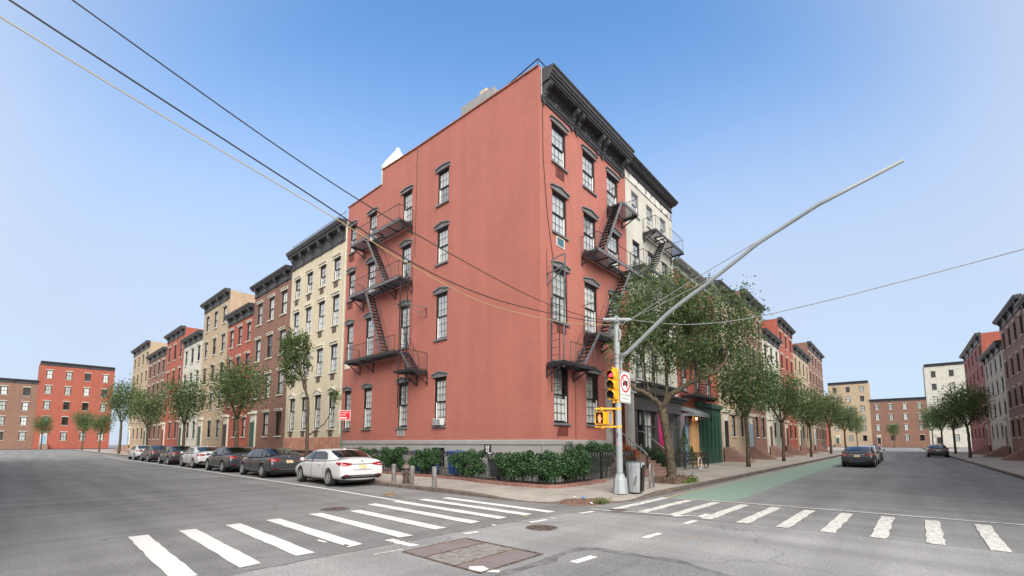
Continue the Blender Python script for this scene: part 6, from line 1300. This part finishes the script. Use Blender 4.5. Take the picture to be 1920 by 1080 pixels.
M['cgrey'] = mat('grey bumper trim', (.11,.115,.12), .45); M['cglass'] = glass('car glass', (.08,.095,.095), .07)
car = make_car('white sedan parked at the kerb, seen from behind', (-4.78,-5.12,0), PI-R(3), M['carwhite'])
car2 = make_car('dark grey sedan parked in front of the white sedan', (-11.4,-5.15,0), PI-R(1), M['cardark'])
# bicycle leaning on the low fence far right
bk = thing('bicycle', 'dark bicycle with pale wheel leaning on the low storefront fence', 'bicycle', (1.95,13.2,.13))
for i, y in enumerate((12.75, 13.8)):
    b = MB(); b.tube([(1.95,y+.33*math.cos(t),.47+.33*math.sin(t)) for t in np.linspace(0, 2*PI, 25)], .022, 6); w_ = b.build('wheel', M['lidwhite'] if i == 0 else M['tyre'], bk)
b = MB()
for p, q_ in (((12.75,.47),(13.2,.47)), ((13.2,.47),(13.05,.98)), ((13.2,.47),(13.62,.9)), ((13.08,.9),(13.6,.9)), ((12.75,.47),(13.07,.9)), ((13.8,.47),(13.58,1.05))): b.tube([(1.95,p[0],p[1]+.0), (1.95,q_[0],q_[1])], .018, 6)
b.build('frame', M['iron'], bk); b = MB(); b.box(1.88,2.02,12.92,13.18,.98,1.04); b.build('saddle', M['black'], bk, bevel=.015); b = MB(); b.tube([(1.7,13.6,1.1), (1.95,13.56,1.08), (2.2,13.6,1.1)], .015, 6); b.build('handlebar', M['iron'], bk)

# more of the same down both streets
src = [o for o in list(bpy.data.objects) if o.name.startswith('street_tree') and o.parent is None and 'far down the side street' in o.get('label', '')][0]
for x, y, z_, lab in ((-54,-3.7,1.0,'fourth street tree down the side street'), (-72,-3.7,1.7,'fifth street tree down the side street'), (-92,-3.7,2.6,'sixth street tree down the side street'), (-118,-3.7,.4,'seventh street tree, near the end of the side street'), (-135,-9,2.2,'street tree in front of the building that closes the side street'), (3.4,62,.6,'street tree on the avenue in front of the red five storey house'), (3.4,84,2.0,'street tree on the avenue beside the wide tan building'), (3.4,112,1.3,'street tree far up the avenue on the near side'), (16.4,72,.9,'street tree on the far pavement, second along'), (16.4,96,2.4,'street tree on the far pavement, third along'), (16.4,128,3.0,'street tree on the far pavement, farthest'), (9,182,1.2,'street tree in front of the building that closes the avenue')):
    c = copy_tree(src); c.location = (x, y, .13); c.rotation_euler = (0, 0, z_); k = random.uniform(.9, 1.25); c.scale = (k, k, k*random.uniform(.9, 1.15)); c['label'] = lab; c['group'] = 'street trees along both streets'
for i, (src_c, x, y, rz, lab) in enumerate(((car2,-17.3,-5.15,PI,'dark sedan parked third in the row on the side street'), (car,-23.6,-5.1,PI,'white sedan parked fourth in the row on the side street'), (car2,-30.2,-5.15,PI,'dark sedan parked fifth in the row on the side street'), (car2,-37.4,-5.15,PI,'dark sedan parked sixth in the row on the side street'), (car,-44.0,-5.1,PI,'white sedan parked seventh in the row on the side street'), (car2,8.6,24,PI/2,'dark sedan parked beside the green lane on the avenue'), (car,8.6,30.2,PI/2,'white sedan parked beside the green lane on the avenue'), (car2,8.6,37.5,PI/2,'dark sedan parked farther up the avenue beside the green lane'), (car2,14.0,56,PI/2,'dark sedan parked at the far kerb of the avenue'))):
    c = copy_tree(src_c); c.location = (x, y, 0); c.rotation_euler = (0, 0, rz); c['label'] = lab; c['group'] = 'cars parked down both streets'
